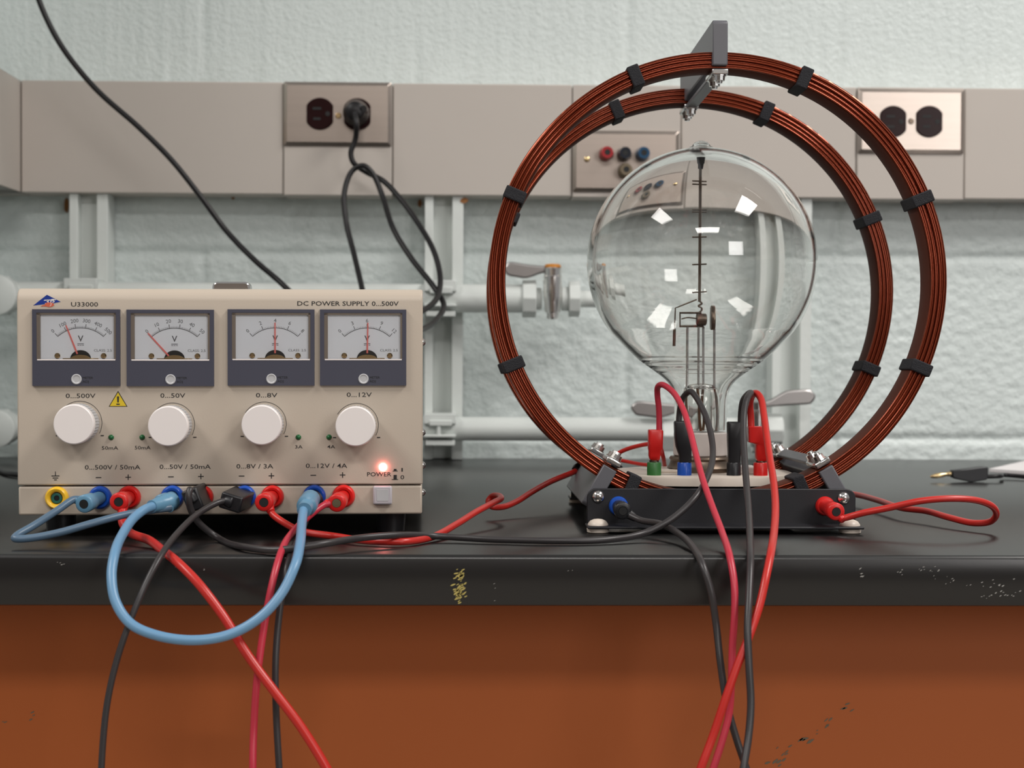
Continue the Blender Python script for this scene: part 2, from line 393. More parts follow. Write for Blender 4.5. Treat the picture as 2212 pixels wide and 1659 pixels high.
def pipe(y, r, x_to, Yc, name, label):
    t = thing(name, P(500, y, Yc), label, 'pipe')
    z = P(700, y, Yc).z; x1 = P(x_to, y, Yc).x
    MB().cyl((-.543, Yc, z), (x1, Yc, z), r, n=40).build('pipe_run', pipep, t)
    return t, z
up, uz = pipe(643, .0152, 1135, 1.888, 'upper_pipe', 'upper painted pipe along the wall, ending in the orange-capped valve')
lo, lz = pipe(925, .0128, 1690, 1.888, 'lower_pipe', 'lower painted pipe along the wall just above the worktop')
def fitting(par, px0, px1, z, r, name='pipe_union', n=8, Yc=1.888):
    a = P(px0, 640, Yc).x; c = P(px1, 640, Yc).x
    MB().cyl((a, Yc, z), (c, Yc, z), r, n=n).build(name, pipep, par, bevel=.0012)
fitting(up, 1128, 1158, uz, .0205); fitting(up, 1158, 1170, uz, .012, n=24); fitting(up, 1212, 1228, uz, .013, n=24); fitting(up, 1228, 1252, uz, .0195)
MB().cyl((P(1252, 640, 1.888).x, 1.888, uz), (P(1300, 640, 1.888).x, 1.888, uz), .009, n=24).build('pipe_stub', pipep, up)
fitting(up, -40, 22, uz, .021, 'coupling', 32); fitting(lo, -40, 20, lz, .019, 'coupling', 32)
for par, z, rr, py in ((up, uz, .021, 640), (lo, lz, .0195, 925)):
    c = P(-2, py, 1.86); MB().lathe((c.x, 1.888, z), -Y_, [(0, rr*.9), (.030, rr*.9), (.031, rr), (.040, rr), (.0415, rr*.85)], 32).build('tee_branch', pipep, par)
for x0, x1 in ((145, 216), (917, 986)):
    for par, z, r in ((up, uz, .0152), (lo, lz, .0128)):
        a = P(x0, 640, 1.885).x; c = P(x1, 640, 1.885).x
        m = MB(); m.box((a, 1.868, z+r*.45), (c, 1.911, z+r+.0035)); m.box((a+.006, 1.8655, z+r*.3), (c-.004, 1.870, z+r*.75))
        m.box((a, 1.866, z-r*.42-.003), (c, 1.911, z-r*.42)); m.box((a+.002, 1.870, z-r-.0045), (c-.001, 1.911, z-r+.001))
        m.cyl((a+.016, 1.8685, z+r*.6), (a+.016, 1.8685, z-r*.6), .0022, n=12)
        m.build('pipe_clamp', pipep, par, bevel=.0008)
rustspot(138, 424, 150, 465, 1.9505, up); rustspot(205, 424, 212, 468, 1.9505, up); rustspot(902, 428, 912, 450, 1.9505, up); rustspot(992, 426, 1012, 440, 1.9105, up); rustspot(499, 422, 508, 432, 1.9455, up)

def lever(par, hub, tip, w0, w1, th):
    hub = Vector(hub); tip = Vector(tip); d = tip-hub; L = d.length; U = d.normalized(); V = Y_.cross(U).normalized() if False else Vector((-U.z, 0, U.x))
    m = MB(); n = 12; pts = []
    for i in range(n+1):
        t = i/n; s_ = 0 if t < .12 else min(1, (t-.12)/.45); s_ = s_*s_*(3-2*s_)
        wv = w0+(w1-w0)*s_
        if t > .86: wv *= math.sqrt(max(0.02, 1-((t-.86)/.145)**2))
        off = w1*.35*s_
        pts.append((t, wv, off))
    poly = [(t*L, o_+w/2) for t, w, o_ in pts]+[(t*L, o_-w/2) for t, w, o_ in reversed(pts)]
    m.prism(poly, hub+Vector((0, -th/2, 0)), U, V, Vector((0, th, 0)))
    m.build('lever_handle', leverm, par, bevel=.0022, seg=3, angle=60)
def ballvalve(hx, hy, tipx, tipy, bz, bodyb, label, cap=None, w1=.0165):
    Yv = 1.872
    hub = P(hx, hy, Yv)
    t = thing('ball_valve', hub, label, 'valve', 'lever valves on the wall pipes')
    zb_ = bz
    MB().lathe((hub.x, Yv, hub.z-.004), -Z_, [(0, .0085), (.002, .0100), (.022, .0100), (.030, .0088), (.040, .0080), (.041, .0062), (.046, .0062), (.0475, .0048)], 28).build('valve_body', chrome, t)
    MB().cyl((hub.x, 1.889, bz), (hub.x, Yv, bz), .0085, n=24).build('valve_stem', chrome, t)
    MB().lathe((hub.x, Yv, hub.z-.006), Z_, [(0, .0075), (.0005, .0095), (.0085, .0100), (.0095, .0090)], 28).build('hub', chrome, t)
    lever(t, (hub.x, Yv, hub.z), P(tipx, tipy, Yv), .007, w1, .005)
    if cap: MB().lathe((hub.x, Yv, hub.z+.0032), Z_, [(0, .0088), (.0025, .0088), (.0038, .0070), (.0042, .003)], 24).build('cap', cap, t)
    return t
ballvalve(1194, 585, 1090, 568, uz, 0, 'chrome valve with an orange cap and lever pointing left, on the upper pipe', orcap, .0155)
ballvalve(1500, 884, 1364, 868, lz, 0, 'chrome valve on the lower pipe behind the bulb neck, lever pointing left')
ballvalve(1636, 874, 1762, 868, lz, 0, 'chrome valve on the lower pipe with its paddle lever pointing right')
fitting(lo, 1430, 1462, lz-.006, .0195, n=6); fitting(lo, 1655, 1690, lz, .018, n=8)

# ================================================================= leads and cords
def C(*pts):
    out = []
    for p in pts:
        out.append(P(p[0], p[1], p[2]) if len(p) == 3 else PZ(p[0], p[1], p[3]))
    return out
def B(px, py, z): return (px, py, None, z)

cordw = thing('black_cable', P(400, 380, 1.80), 'black cable slanting down from the top left corner to behind the power supply', 'cable')
MB().tube(C((70, -60, 1.80), (84, 0, 1.80), (130, 95, 1.80), (205, 190, 1.80), (300, 275, 1.80), (370, 345, 1.80), (430, 420, 1.80), (490, 500, 1.80), (550, 562, 1.79), (612, 616, 1.78), (700, 720, 1.72), (730, 850, 1.65)), .0029).build('cable_run', cblk, cordw)
MB().tube(C((-60, 1004, 1.60), (-10, 1012, 1.58), (20, 1021, 1.56), (45, 1026, 1.54), (110, 1030, 1.5)), .0024).build('loose_end', cblk, cordw) if False else None
t = thing('black_cable', P(10, 1018, 1.5), 'short stretch of black cable at the left edge, level with the worktop', 'cable')
MB().tube([PZ(-70, 1008, .003), PZ(-10, 1014, .003), PZ(20, 1023, .003), PZ(60, 1028, .003), PZ(140, 1040, .003)], .0026).build('cable_run', cblk, t)

pc = thing('mains_cable', P(770, 300, 1.87), 'knotted black power cord hanging from the left wall outlet', 'cable')
MB().tube(C((766, 244, 1.865), (770, 268, 1.86), (768, 300, 1.865), (758, 330, 1.865), (764, 352, 1.865), (790, 371, 1.87), (828, 391, 1.862), (865, 430, 1.85), (905, 485, 1.83), (938, 545, 1.80), (951, 600, 1.78), (943, 645, 1.75), (905, 676, 1.70), (860, 690, 1.62), (850, 705, 1.55), (870, 718, 1.55), (912, 712, 1.66), (945, 688, 1.72), (958, 655, 1.76), (935, 617, 1.775), (890, 560, 1.80), (850, 495, 1.82), (825, 420, 1.85), (805, 375, 1.856), (785, 358, 1.856), (762, 368, 1.858), (744, 415, 1.85), (748, 480, 1.84), (765, 550, 1.82), (784, 632, 1.78), (800, 720, 1.7), (805, 800, 1.6)), .0029, sub=10).build('cord', cblk, pc)
c = P(770, 246, YR-.008)
pg = MB().lathe(c, -Y_, [(0, .0140), (.012, .0138), (.018, .0115), (.024, .010), (.026, .007)], 20).build('plug', cblk, pc)
MB().cyl(c+Vector((.009, -.012, .002)), c+Vector((.009, -.026, .002)), .005, .0038).build('finger_grip', cblk, pg)

# ================================================================= power supply
YP = 1.12; s = YP/3790.0
ps = bpy.data.objects.new('power_supply', None); COL.objects.link(ps)
o0 = P(38, 1113.5, YP)
ps.matrix_world = Matrix.Translation(o0) @ Matrix.Rotation(math.radians(1.45), 4, 'Z') @ Matrix.Rotation(-0.0035*-1*-1, 4, 'Y')
tag(ps, 'beige bench power supply with four meters and four white knobs on the worktop', 'power supply')
def L(px, py, y=0.0):
    yy = py-(px-38)*7.0/867-1113.5
    return Vector(((px-38)*s, y, -yy*s))
Wc = 867*s; Hc = 487*s; Dc = 0.29
ps_objs = []
def pb(m, name, mt, parent=None, **k):
    o = m.build(name, mt, parent if parent is not None else ps, **k); return o
# case: shell with rounded front top edge
prof = [(0.0015, 0.0), (0.0005, 0.0006), (0.0, 0.0018)]
prof += [(0, Hc-.0045), (.0004, Hc-.0025), (.0018, Hc-.0008), (.0042, Hc), (Dc-.003, Hc), (Dc, Hc-.003), (Dc, 0)]
zl = 63*s     # seam height
m = MB(); top = [(y, z) for y, z in prof if z > zl]+[(Dc, zl), (0, zl+.0003)]
m.prism([(0, zl+.0004), (0, Hc-.0078), (.0003, Hc-.0058), (.0010, Hc-.0040), (.0022, Hc-.0024), (.0038, Hc-.0011), (.0056, Hc-.0003), (.0076, Hc), (Dc-.003, Hc), (Dc, Hc-.003), (Dc, zl+.0004)], Vector((0, 0, 0)), Y_, Z_, Vector((Wc, 0, 0)))
pb(m, 'case', case, bevel=.0010, angle=35)
pb(MB().box((0.0004, 0.0006, 0), (Wc-.0004, Dc, zl-.0003)), 'base_strip', case, bevel=.0012)
for fx in (.012, Wc-.030):
    for fy in (.02, Dc-.04):
        c = Vector((fx+.009, fy+.01, 0)); pb(MB().cyl(c+Vector((0, 0, -o0.z+.0001)), c+Vector((0, 0, .0003)), .009, .010, 24), 'foot', blk)
# chrome carry handle folded on the top
hx0, hx1 = L(457, 620).x, L(543, 620).x
hz = Hc
k_ = 1.0
hx0, hx1 = Wc*.5+(hx0-Wc*.5)*1.04+.0, Wc*.5+(hx1-Wc*.5)*1.0
hA = ps.matrix_world.inverted() @ P(459, 618, YP+.05); hB = ps.matrix_world.inverted() @ P(540, 618, YP+.05)
hx0, hx1 = hA.x, hB.x
m = MB(); pl = rrect(hx1-hx0, .0120, .0035, 5)
m.prism(pl, Vector(((hx0+hx1)/2, .045, hz+.0002)), X_, Z_, Vector((0, .016, 0)))
pb(m, 'handle', chrome, bevel=.0012)
for py in (748, 945, 1018, 1079):
    c = Vector((Wc-.0005, .012+.004*(py % 3), L(905, py).z)); pb(MB().lathe(c, X_, [(0, .0024), (.0010, .0024), (.0020, .0016), (.0024, .0008)], 14), 'side_screw', zinc)

U, V = X_, Z_
def ring_arc(m, c, r, a0, a1, w, y, n=40):
    vs = []; fs = []
    for i in range(n+1):
        a = math.radians(a0+(a1-a0)*i/n)
        for rr in (r-w/2, r+w/2): vs.append(c+Vector((math.cos(a)*rr, y, math.sin(a)*rr)))
    for i in range(n): fs.append((2*i, 2*i+1, 2*i+3, 2*i+2))
    m.add(vs, fs)
def line(m, a, b_, w, y=0):
    d = (b_-a); d.y = 0; d.normalize(); nrm = Vector((-d.z, 0, d.x))*w/2
    m.add([a-nrm, b_-nrm, b_+nrm, a+nrm], [(0, 1, 2, 3)])
def meter(x0, y0, nums, frac, lab, nd=5):
    Wm = 185.5*s; Hm = 164*s; o = L(x0, y0+164)
    # bezel with window opening
    wx0, wx1 = .0027, .0027+168*s; wz1 = Hm-7.5*s; wz0 = Hm-108*s
    yb = -.0024
    b_ = MB()
    vs = []
    for y in (yb, .0):
        vs += [o+Vector(q) for q in ((0, y, 0), (Wm, y, 0), (Wm, y, Hm), (0, y, Hm), (wx0, y, wz0), (wx1, y, wz0), (wx1, y, wz1), (wx0, y, wz1))]
    fs = []
    for k in (0, 8):
        fs += [(k+0, k+1, k+5, k+4), (k+1, k+2, k+6, k+5), (k+2, k+3, k+7, k+6), (k+3, k+0, k+4, k+7)]
    for i in range(4): fs += [(i, (i+1) % 4, (i+1) % 4+8, i+8), (i+4, (i+1) % 4+4, (i+1) % 4+12, i+12)]
    b_.add(vs, fs); bz = pb(b_, 'panel_meter', bezelm, smooth=False); bz['label'] = lab
    # inner rim (a step) and dial
    r = MB(); e = .0013
    def rimbox(xa, za, xb, zb_): r.box((o.x+xa, yb+.0004, o.z+za), (o.x+xb, -.00005, o.z+zb_))
    rimbox(wx0, wz0, wx0+e*1.7, wz1); rimbox(wx1-e, wz0, wx1, wz1); rimbox(wx0, wz1-e, wx1, wz1)
    r.build('window_rim', innerm, bz, smooth=False)
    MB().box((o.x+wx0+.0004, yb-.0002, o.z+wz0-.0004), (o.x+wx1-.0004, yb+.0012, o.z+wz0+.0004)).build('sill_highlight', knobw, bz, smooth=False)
    yd = -.00012
    MB().box((o.x+wx0, yd, o.z+wz0), (o.x+wx1, -.00002, o.z+wz1)).build('dial', dialm, bz, smooth=False)
    pc_ = Vector((o.x+101*s, 0, o.z+(164-112.4)*s)); R = 72.6*s; y = yd-.00006; ink = MB()
    c = pc_; ring_arc(ink, c, R, 90-41.7, 90+41.7, 1.3*s, y)
    for i in range(nd*10+1 if nd == 5 else nd*8+1):
        tot = nd*10 if nd == 5 else nd*8
        a = math.radians(90+41.7-83.4*i/tot); d = Vector((math.cos(a), 0, math.sin(a)))
        major = (i % (tot//nd) == 0); l = 9*s if major else 4*s
        line(ink, c+d*R+Vector((0, y, 0)), c+d*(R+l)+Vector((0, y, 0)), (1.3 if major else .55)*s)
        if major:
            q = c+d*(R+16*s)+Vector((0, y, 0)); tU = Vector((math.sin(a), 0, -math.cos(a))); tV = d
            ink.text(nums[i//(tot//nd)], q, tU, tV, 8.0*s)
    ink.text('V', c+Vector((0, y, 50*s)), X_, Z_, 13*s, bold=.01)
    line(ink, c+Vector((-7*s, y, 38.5*s)), c+Vector((7*s, y, 38.5*s)), 1.4*s)
    for q in (-5, 0, 5): line(ink, c+Vector(((q-1.9)*s, y, 35.5*s)), c+Vector(((q+1.9)*s, y, 35.5*s)), 1.2*s)
    ink.text('CLASS: 2.5', c+Vector((47*s, y, 24.5*s)), X_, Z_, 5.2*s, wfit=38*s)
    ink.build('dial_marking', inkd, bz, smooth=False)
    # needle
    a = math.radians(90+41.7-83.4*frac); base = c+Vector((0, -.0009, 0)); d = Vector((math.cos(a), 0, math.sin(a))); nn = Vector((-d.z, 0, d.x))
    MB().prism([(18*s, -1.7*s), (84*s, -1.2*s), (84*s, 1.2*s), (18*s, 1.7*s)], base, d, nn, Vector((0, -.0002, 0))).build('needle', redn, bz, smooth=False)
    # coil dome with dark cut-out
    dm = MB(); cc = Vector((c.x, 0, o.z+wz0)); 
    poly = [(math.cos(math.pi*i/20)*22*s, math.sin(math.pi*i/20)*19*s) for i in range(21)]
    dm.prism(poly, cc+Vector((0, -.0003, .0005)), X_, Z_, Vector((0, -.0002, 0))); dm.build('movement_cutout', blackhole, bz, smooth=False)
    dm = MB(); poly = [(math.cos(math.pi*i/20)*21*s, math.sin(math.pi*i/20)*9*s) for i in range(21)]
    dm.prism(poly, cc+Vector((0, -.0006, .0005)), X_, Z_, Vector((0, -.0005, 0))); dm.box((cc.x-38*s, -.0006, cc.z+.0004), (cc.x+38*s, -.0003, cc.z+.0010))
    dm.build('pivot_bridge', brass, bz, bevel=.0002)
    for q in (-49, 49): MB().lathe(Vector((c.x+q*s, -.0002, o.z+wz0+8.5*s)), -Y_, [(0, 6*s), (.0006, 6*s), (.0012, 3.5*s)], 16).build('dial_screw', brass, bz)
    MB().box((o.x+wx0, yb+.0001, o.z+wz0), (o.x+wx1, yb+.0003, o.z+wz1)).build('window_pane', pane, bz, smooth=False)
    ac = Vector((o.x+93.5*s, yb, o.z+14.5*s))
    MB().lathe(ac, -Y_, [(0, 11*s), (.0005, 11*s), (.0007, 9.5*s), (.0005, 8*s), (.0002, 7*s)], 28).build('zero_adjuster', knobg, bz)
    tx = MB(); tx.text('METER', ac+Vector((13*s, -.0001, 3*s)), X_, Z_, 5*s, 'LEFT', wfit=22*s); tx.text('ADJ', ac+Vector((13*s, -.0001, -5*s)), X_, Z_, 5*s, 'LEFT', wfit=13*s)
    tx.build('adjuster_lettering', blackhole, bz, smooth=False)
meter(72, 672, ['0', '100', '200', '300', '400', '500'], .245, 'meter reading a little over 100 volts')
meter(271.5, 674, ['0', '10', '20', '30', '40', '50'], -.005, 'meter with its needle at zero')
meter(486.5, 674.5, ['0', '2', '4', '6', '8'], .5, 'meter with needle upright at 4', 4)
meter(684, 676, ['0', '3', '6', '9', '12'], .515, 'meter with needle upright just past 6', 4)

# printed lettering
tx = MB(); yt = -.00012
def T(txt, x0, x1, y, h, bold=.004): tx.text(txt, L((x0+x1)/2, y, yt), X_, Z_, h*s, wfit=(x1-x0)*s, bold=bold)
T('U33000', 153, 210, 662, 9.5); T('DC POWER SUPPLY 0...500V', 635, 853, 663.5, 9.5, .008)
T('0...500V', 141, 204, 858, 9.5); T('0...50V', 342, 395, 859, 9.5); T('0...8V', 546, 592, 860, 9.5); T('0...12V', 741, 795, 860.5, 9.5)
T('0...500V / 50mA', 181, 299, 1012, 9.5); T('0...50V / 50mA', 340, 449, 1012.5, 9.5); T('0...8V / 3A', 504, 583, 1013, 9.5); T('0...12V / 4A', 653, 742, 1013.5, 9.5)
T('50mA', 217, 252, 970.5, 7.5); T('50mA', 287, 321, 970.5, 7.5); T('3A', 630, 646, 972, 7); T('4A', 699, 716, 972.5, 7)
T('POWER', 785, 837, 1033, 9)
T('I', 859, 862, 1024, 8); T('0', 857, 865, 1040, 9)
def seg(x0, y0, x1, y1, w):
    a = L(x0, y0, yt); b_ = L(x1, y1, yt); line(tx, a, b_, w*s)
for x in (210, 364, 515, 669): seg(x-6, 1034, x+6, 1034, 2)
for x in (273, 428, 579, 732): seg(x-6, 1034, x+6, 1034, 2); seg(x, 1028, x, 1040, 2)
seg(118.5, 1020, 118.5, 1029, 1.6); seg(110, 1029.5, 127, 1029.5, 1.8); seg(112.5, 1034, 124.5, 1034, 1.8); seg(115.5, 1038, 121.5, 1038, 1.8)
seg(840, 1026.5, 851, 1026.5, 1.5); seg(842.5, 1024, 848.5, 1024, 4); seg(838, 1045, 852, 1045, 1.5); seg(842, 1040, 849, 1040, 10)
KN = [(158, 917), (361.5, 921), (563.5, 919), (767, 922)]
KB = []
for kx, ky in KN:
    g = P(kx, ky, YP-.0205); loc = ps.matrix_world.inverted() @ g; KB.append(Vector((loc.x, 0, loc.z)))
for kb in KB:
    ring_arc(tx, kb, 47*s, -28, 150, 1.0*s, yt); line(tx, kb+Vector((44*s, yt, -27*s)), kb+Vector((51*s, yt, -27*s)), 2.2*s)
    line(tx, kb+Vector((-51*s, yt, -27*s)), kb+Vector((-44*s, yt, -27*s)), 2.2*s)
pb(tx, 'panel_lettering', inkm, smooth=False)
lg = pb(MB().prism([(0, 0), (29*s, 23*s), (58*s, 8*s), (44*s, 5*s)], L(73, 664, 0), X_, Z_, Vector((0, -.0001, 0))), 'logo', logob, smooth=False)
q = MB(); q.text('3B', L(109, 655, -.0002), Vector((1, 0, .12)), Z_+X_*.3, 9*s, wfit=20*s); q.prism([(0, 0), (26*s, 1.5*s), (26*s, 3*s), (2*s, 2*s)], L(95, 654, -.0001), X_, Z_, Vector((0, -.0001, 0)))
q.build('logo_script', knobw, lg, smooth=False)
q = MB(); q.prism([(math.cos(a*math.pi/10)*10*s, math.sin(a*math.pi/10)*5*s) for a in range(20)], L(107, 662.5, -.00015), X_, Z_, Vector((0, -.0001, 0)))
q.prism([(0, 0), (16*s, 0), (16*s, 2*s), (6*s, 3*s)], L(88, 666, -.0001), X_, Z_, Vector((0, -.0001, 0))); q.build('logo_mark', logor, lg, smooth=False)
q = MB(); q.text('3', L(110, 662.5, -.0003), Vector((1, 0, .12)), Z_+X_*.3, 6*s); q.build('logo_numeral', knobw, lg, smooth=False)
wl = pb(MB().prism([(-20*s, 0), (20*s, 0), (0, 34*s)], L(252, 882, 0), X_, Z_, Vector((0, -.0001, 0))), 'warning_label', inkm, smooth=False)
MB().prism([(-17.5*s, 1.3*s), (17.5*s, 1.3*s), (0, 30.5*s)], L(252, 882, -.0001), X_, Z_, Vector((0, -.0001, 0))).build('warning_field', signy, wl, smooth=False)
q = MB(); q.prism([(-1.5*s, 9*s), (1.5*s, 9*s), (2.2*s, 22*s), (-2.2*s, 22*s)], L(252, 882, -.0002), X_, Z_, Vector((0, -.0001, 0))); q.box(tuple(L(248.5, 878, -.0003)), tuple(L(255.5, 875.5, -.0002)))
q.build('warning_symbol', inkm, wl, smooth=False)

# knobs
for kb in KB:
    k_ = MB().lathe(kb, -Y_, [(.0150, 41.5*s), (.0153, 42.6*s), (.0190, 42.6*s), (.0200, 41.8*s), (.0205, 40*s)], 96).build('knob', knobw, ps, angle=30)
    MB().lathe(kb, -Y_, [(0, 41.0*s), (.0008, 41.4*s), (.0152, 41.4*s)], 96).build('knob_skirt', knobg, k_, angle=30)
    g = MB(); 
    for i in range(40):
        a = 2*math.pi*i/40; d = Vector((math.cos(a), 0, math.sin(a))); tt = Vector((-math.sin(a), 0, math.cos(a)))
        g.obox(kb+Vector((0, -.0082, 0))+d*41.3*s, d*.00040, tt*.00040, Y_*.0066)
    g.build('grip_ridge', knobg, k_, smooth=False)
# indicator lamps
for px, py in ((237, 948), (303, 948.5), (637, 951.5), (703, 952)):
    c = L(px, py); pb(MB().lathe(c, -Y_, [(0, 6*s), (.0003, 6*s), (.0006, 5*s), (.0014, 4*s), (.0019, 2*s), (.002, .5*s)], 20), 'indicator_lamp', ledg)
c = L(819, 1018); pb(MB().lathe(c, -Y_, [(0, 8.5*s), (.0006, 8.5*s), (.0016, 7*s), (.0024, 4*s), (.0026, 1*s)], 24), 'power_lamp', ledr, label='glowing red power lamp')
bt = MB(); a = L(798, 1098); b2 = L(839, 1058)
bt.box((a.x, -.0042, a.z), (b2.x, .001, b2.z)); bto = pb(bt, 'power_button', btnm, bevel=.0012, seg=3)
MB().box((a.x+8*s, -.00435, a.z+8*s), (b2.x-8*s, -.0041, b2.z-7*s)).build('button_dish', knobg, bto, bevel=.0001)
# sockets
SOCK = [(121.5, 1077, yel), (213.5, 1077, blu), (275, 1077, redp), (367, 1077.5, blu), (430, 1078, redp), (521, 1079, blu), (581, 1079.5, redp), (671, 1079.5, blu), (734, 1080, redp)]
for i, (px, py, m_) in enumerate(SOCK):
    c = L(px, py, .0006)
    so = MB().lathe(c, -Y_, [(0, 25*s), (.0016, 25*s), (.0034, 23.5*s), (.0044, 20.5*s), (.0042, 16.5*s), (.0030, 13.5*s), (-.0004, 12.5*s)], 40).build('socket', m_, ps, angle=50)
    if i == 0:
        MB().lathe(c+Vector((0, -.0002, 0)), -Y_, [(0, 12*s), (.0014, 11.5*s), (.0016, 9.5*s), (.0016, 6*s), (.0004, 5.5*s)], 28).build('socket_core', teal, so)
        MB().cyl(c+Vector((0, -.0008, 0)), c+Vector((0, -.0012, 0)), 5.5*s).build('socket_hole', blackhole, so)

def WP(px, py): return (ps.matrix_world @ L(px, py, 0))       # socket mouth in the room
def lead(label, cat='lead', name='banana_lead', at=(0, 0, 0), group=None):
    return thing(name, at, label, cat, group)
def plug(par, sock, head, boot, m, r=.0050, hole=True, box=False, hr=None, bl=1.0, holemat=None):
    """barrel from the socket out to the head, then a boot turning to the cable"""
    sock = Vector(sock); head = Vector(head); boot = Vector(boot); ax = (head-sock).normalized()
    g = MB()
    if box:
        u = (boot-head).normalized(); u = (u-ax*u.dot(ax)).normalized(); v = ax.cross(u)
        g.obox((sock+head)/2+u*.001, ax*((head-sock).length/2+.002), u*r*1.25, v*r*.92)
        g.lathe(head, boot-head, [(0, r*.75), ((boot-head).length*.6, r*.65), ((boot-head).length, r*.42)], 16)
        o = g.build('plug', m, par, bevel=.0012)
    else:
        head = head+ax*.0038; Lh = (head-sock).length
        g.lathe(sock, ax, [(0, r*.80), (Lh*.5, r*.84), (Lh*.56, r*1.02), (Lh-.0012, r*1.10), (Lh-.0004, r*1.05), (Lh, r*.95), (Lh+.0001, r*.56), (Lh-.003, r*.52)], 28)
        bc = head-ax*(r*.95+.0038)
        bd = boot-bc; g.lathe(bc, bd, [(0, r*.80), (bd.length*.5, r*.72), (bd.length*.55, r*.62), (bd.length*.97, r*.46), (bd.length, r*.40)], 20)
        o = g.build('plug', m, par, angle=50)
    if hole:
        MB().cyl(head+ax*(.0003 if not box else .0025), head+ax*(.0001 if not box else .0018), r*.52, n=20).build('plug_hole', holemat or blackhole, o)
    return o
HY = 1.094
def run(par, pts, r, m, name='cable_run', sub=10, off=0.0):
    pts = [Vector(q) for q in pts]
    if off: pts = [CP+(q-CP)*((q.y+off*min(1, max(0, (-q.z-.004)/.03)))/q.y) for q in pts]   # hanging part swings clear of its neighbours
    return MB().tube(pts, r, 14, sub).build(name, m, par)

# 1 slate blue jumper
ld = lead('thin slate-blue jumper looping left from one blue socket to the next', at=WP(213, 1077))
b1 = P(160, 1079, 1.098); b2_ = P(338, 1099, 1.088)
plug(ld, WP(213.5, 1077), P(186, 1087, 1.098), b1, plbl, .0052)
plug(ld, WP(367, 1077.5), P(352, 1085, 1.103), P(368, 1100, 1.090), plbl, .0050, hole=False)
run(ld, [P(172, 1079, 1.099), b1, P(120, 1105, 1.085), P(70, 1137, 1.065), P(36, 1157, 1.055), P(32, 1163, 1.052), P(60, 1163, 1.052), P(130, 1150, 1.055), P(200, 1130, 1.06), P(270, 1112, 1.072), P(330, 1102, 1.082), P(368, 1097, 1.090)], .0023, cslt)
# 2 red lead from first red socket
ld = lead('red lead hanging from the leftmost red socket and crossing down to the right', at=WP(275, 1077))
plug(ld, WP(275, 1077), P(259, 1083, HY), P(266, 1112, 1.090), redp, .0052)
run(ld, [P(263, 1100, HY), P(264, 1118, 1.088), P(266, 1132, 1.083), P(283, 1152, 1.075), P(320, 1166, 1.062), P(350, 1188, 1.040), P(385, 1216, 1.012), P(430, 1262, 1.000), P(482, 1330, .995), P(535, 1415, .99), P(590, 1490, .985), P(650, 1570, .982), P(705, 1659, .98), P(735, 1720, .98)], .0027, cred)
# 3 black lead from red socket five to the tube base
ld = lead('long grey-black lead lying along the worktop from the power supply to the tube base', at=WP(430, 1078))
plug(ld, WP(430, 1078), P(418, 1083, HY), P(408, 1062, 1.092), blk, .0056, hole=False, box=True)
TB = 1.229
run(ld, [P(408, 1066, 1.088), P(410, 1058, 1.084), P(407, 1072, 1.082), P(412, 1100, 1.084), P(430, 1130, 1.088), P(468, 1160, 1.092), PZ(530, 1182, .0028), PZ(600, 1188, .0028), PZ(690, 1176, .0060), PZ(780, 1162, .0070), PZ(860, 1156, .0070), PZ(940, 1158, .0040), PZ(1060, 1165, .0028), PZ(1210, 1168, .0028), PZ(1310, 1166, .0028), P(1390, 1152, 1.098), P(1450, 1122, 1.102), P(1500, 1077, 1.108), P(1530, 1025, 1.130), P(1540, 975, 1.160), P(1530, 915, 1.185), P(1508, 865, 1.205), P(1491, 846, 1.215), P(1475, 860, 1.222), P(1468, 890, TB), P(1466, 915, TB)], .0021, cgry)
def topplug(par, pts, m, w, name='plug', d=None):     # upright plug: list of (px,py) outline, depth d
    g = MB(); d = d or w
    n = 4; cs = []
    for (px0, px1, py) in pts:
        a = P(px0, py, TB); b_ = P(px1, py, TB); cs.append((a, b_))
    vs = []; fs = []; K = 24
    for a, b_ in cs:
        c = (a+b_)/2; rx = (b_.x-a.x)/2; ry = min(rx, d/2)
        for i in range(K):
            th = 2*math.pi*i/K; sx = math.copysign(abs(math.cos(th))**.35, math.cos(th)); sy = math.copysign(abs(math.sin(th))**.35, math.sin(th))
            vs.append(Vector((c.x+rx*sx, c.y+ry*sy, c.z)))
    for j in range(len(cs)-1):
        for i in range(K): fs.append((j*K+i, j*K+(i+1) % K, (j+1)*K+(i+1) % K, (j+1)*K+i))
    fs.append(tuple(range(K))); fs.append(tuple((len(cs)-1)*K+i for i in range(K-1, -1, -1)))
    g.add(vs, fs); return g.build(name, m, par, angle=45, bevel=.0005)
topplug(ld, [(1458, 1488, 909), (1456, 1489, 913), (1457, 1492, 945), (1460, 1493, 965), (1466, 1493, 982), (1467, 1493, 999)], blk, .0125)
# 4 black lead hanging from the third blue socket
ld = lead('thin dark lead from the black plug in the third blue socket, hanging to the left', at=WP(521, 1079))
plug(ld, WP(521, 1079), P(503, 1086, HY), P(482, 1080, 1.094), blk, .0056, hole=False, box=True)
run(ld, [P(494, 1079, HY), P(470, 1086, 1.090), P(430, 1108, 1.075), P(385, 1150, 1.045), P(345, 1205, 1.010), P(312, 1268, .998), P(278, 1350, .992), P(250, 1435, .988), P(230, 1530, .985), P(219, 1659, .982), P(217, 1730, .98)], .0019, cgry)
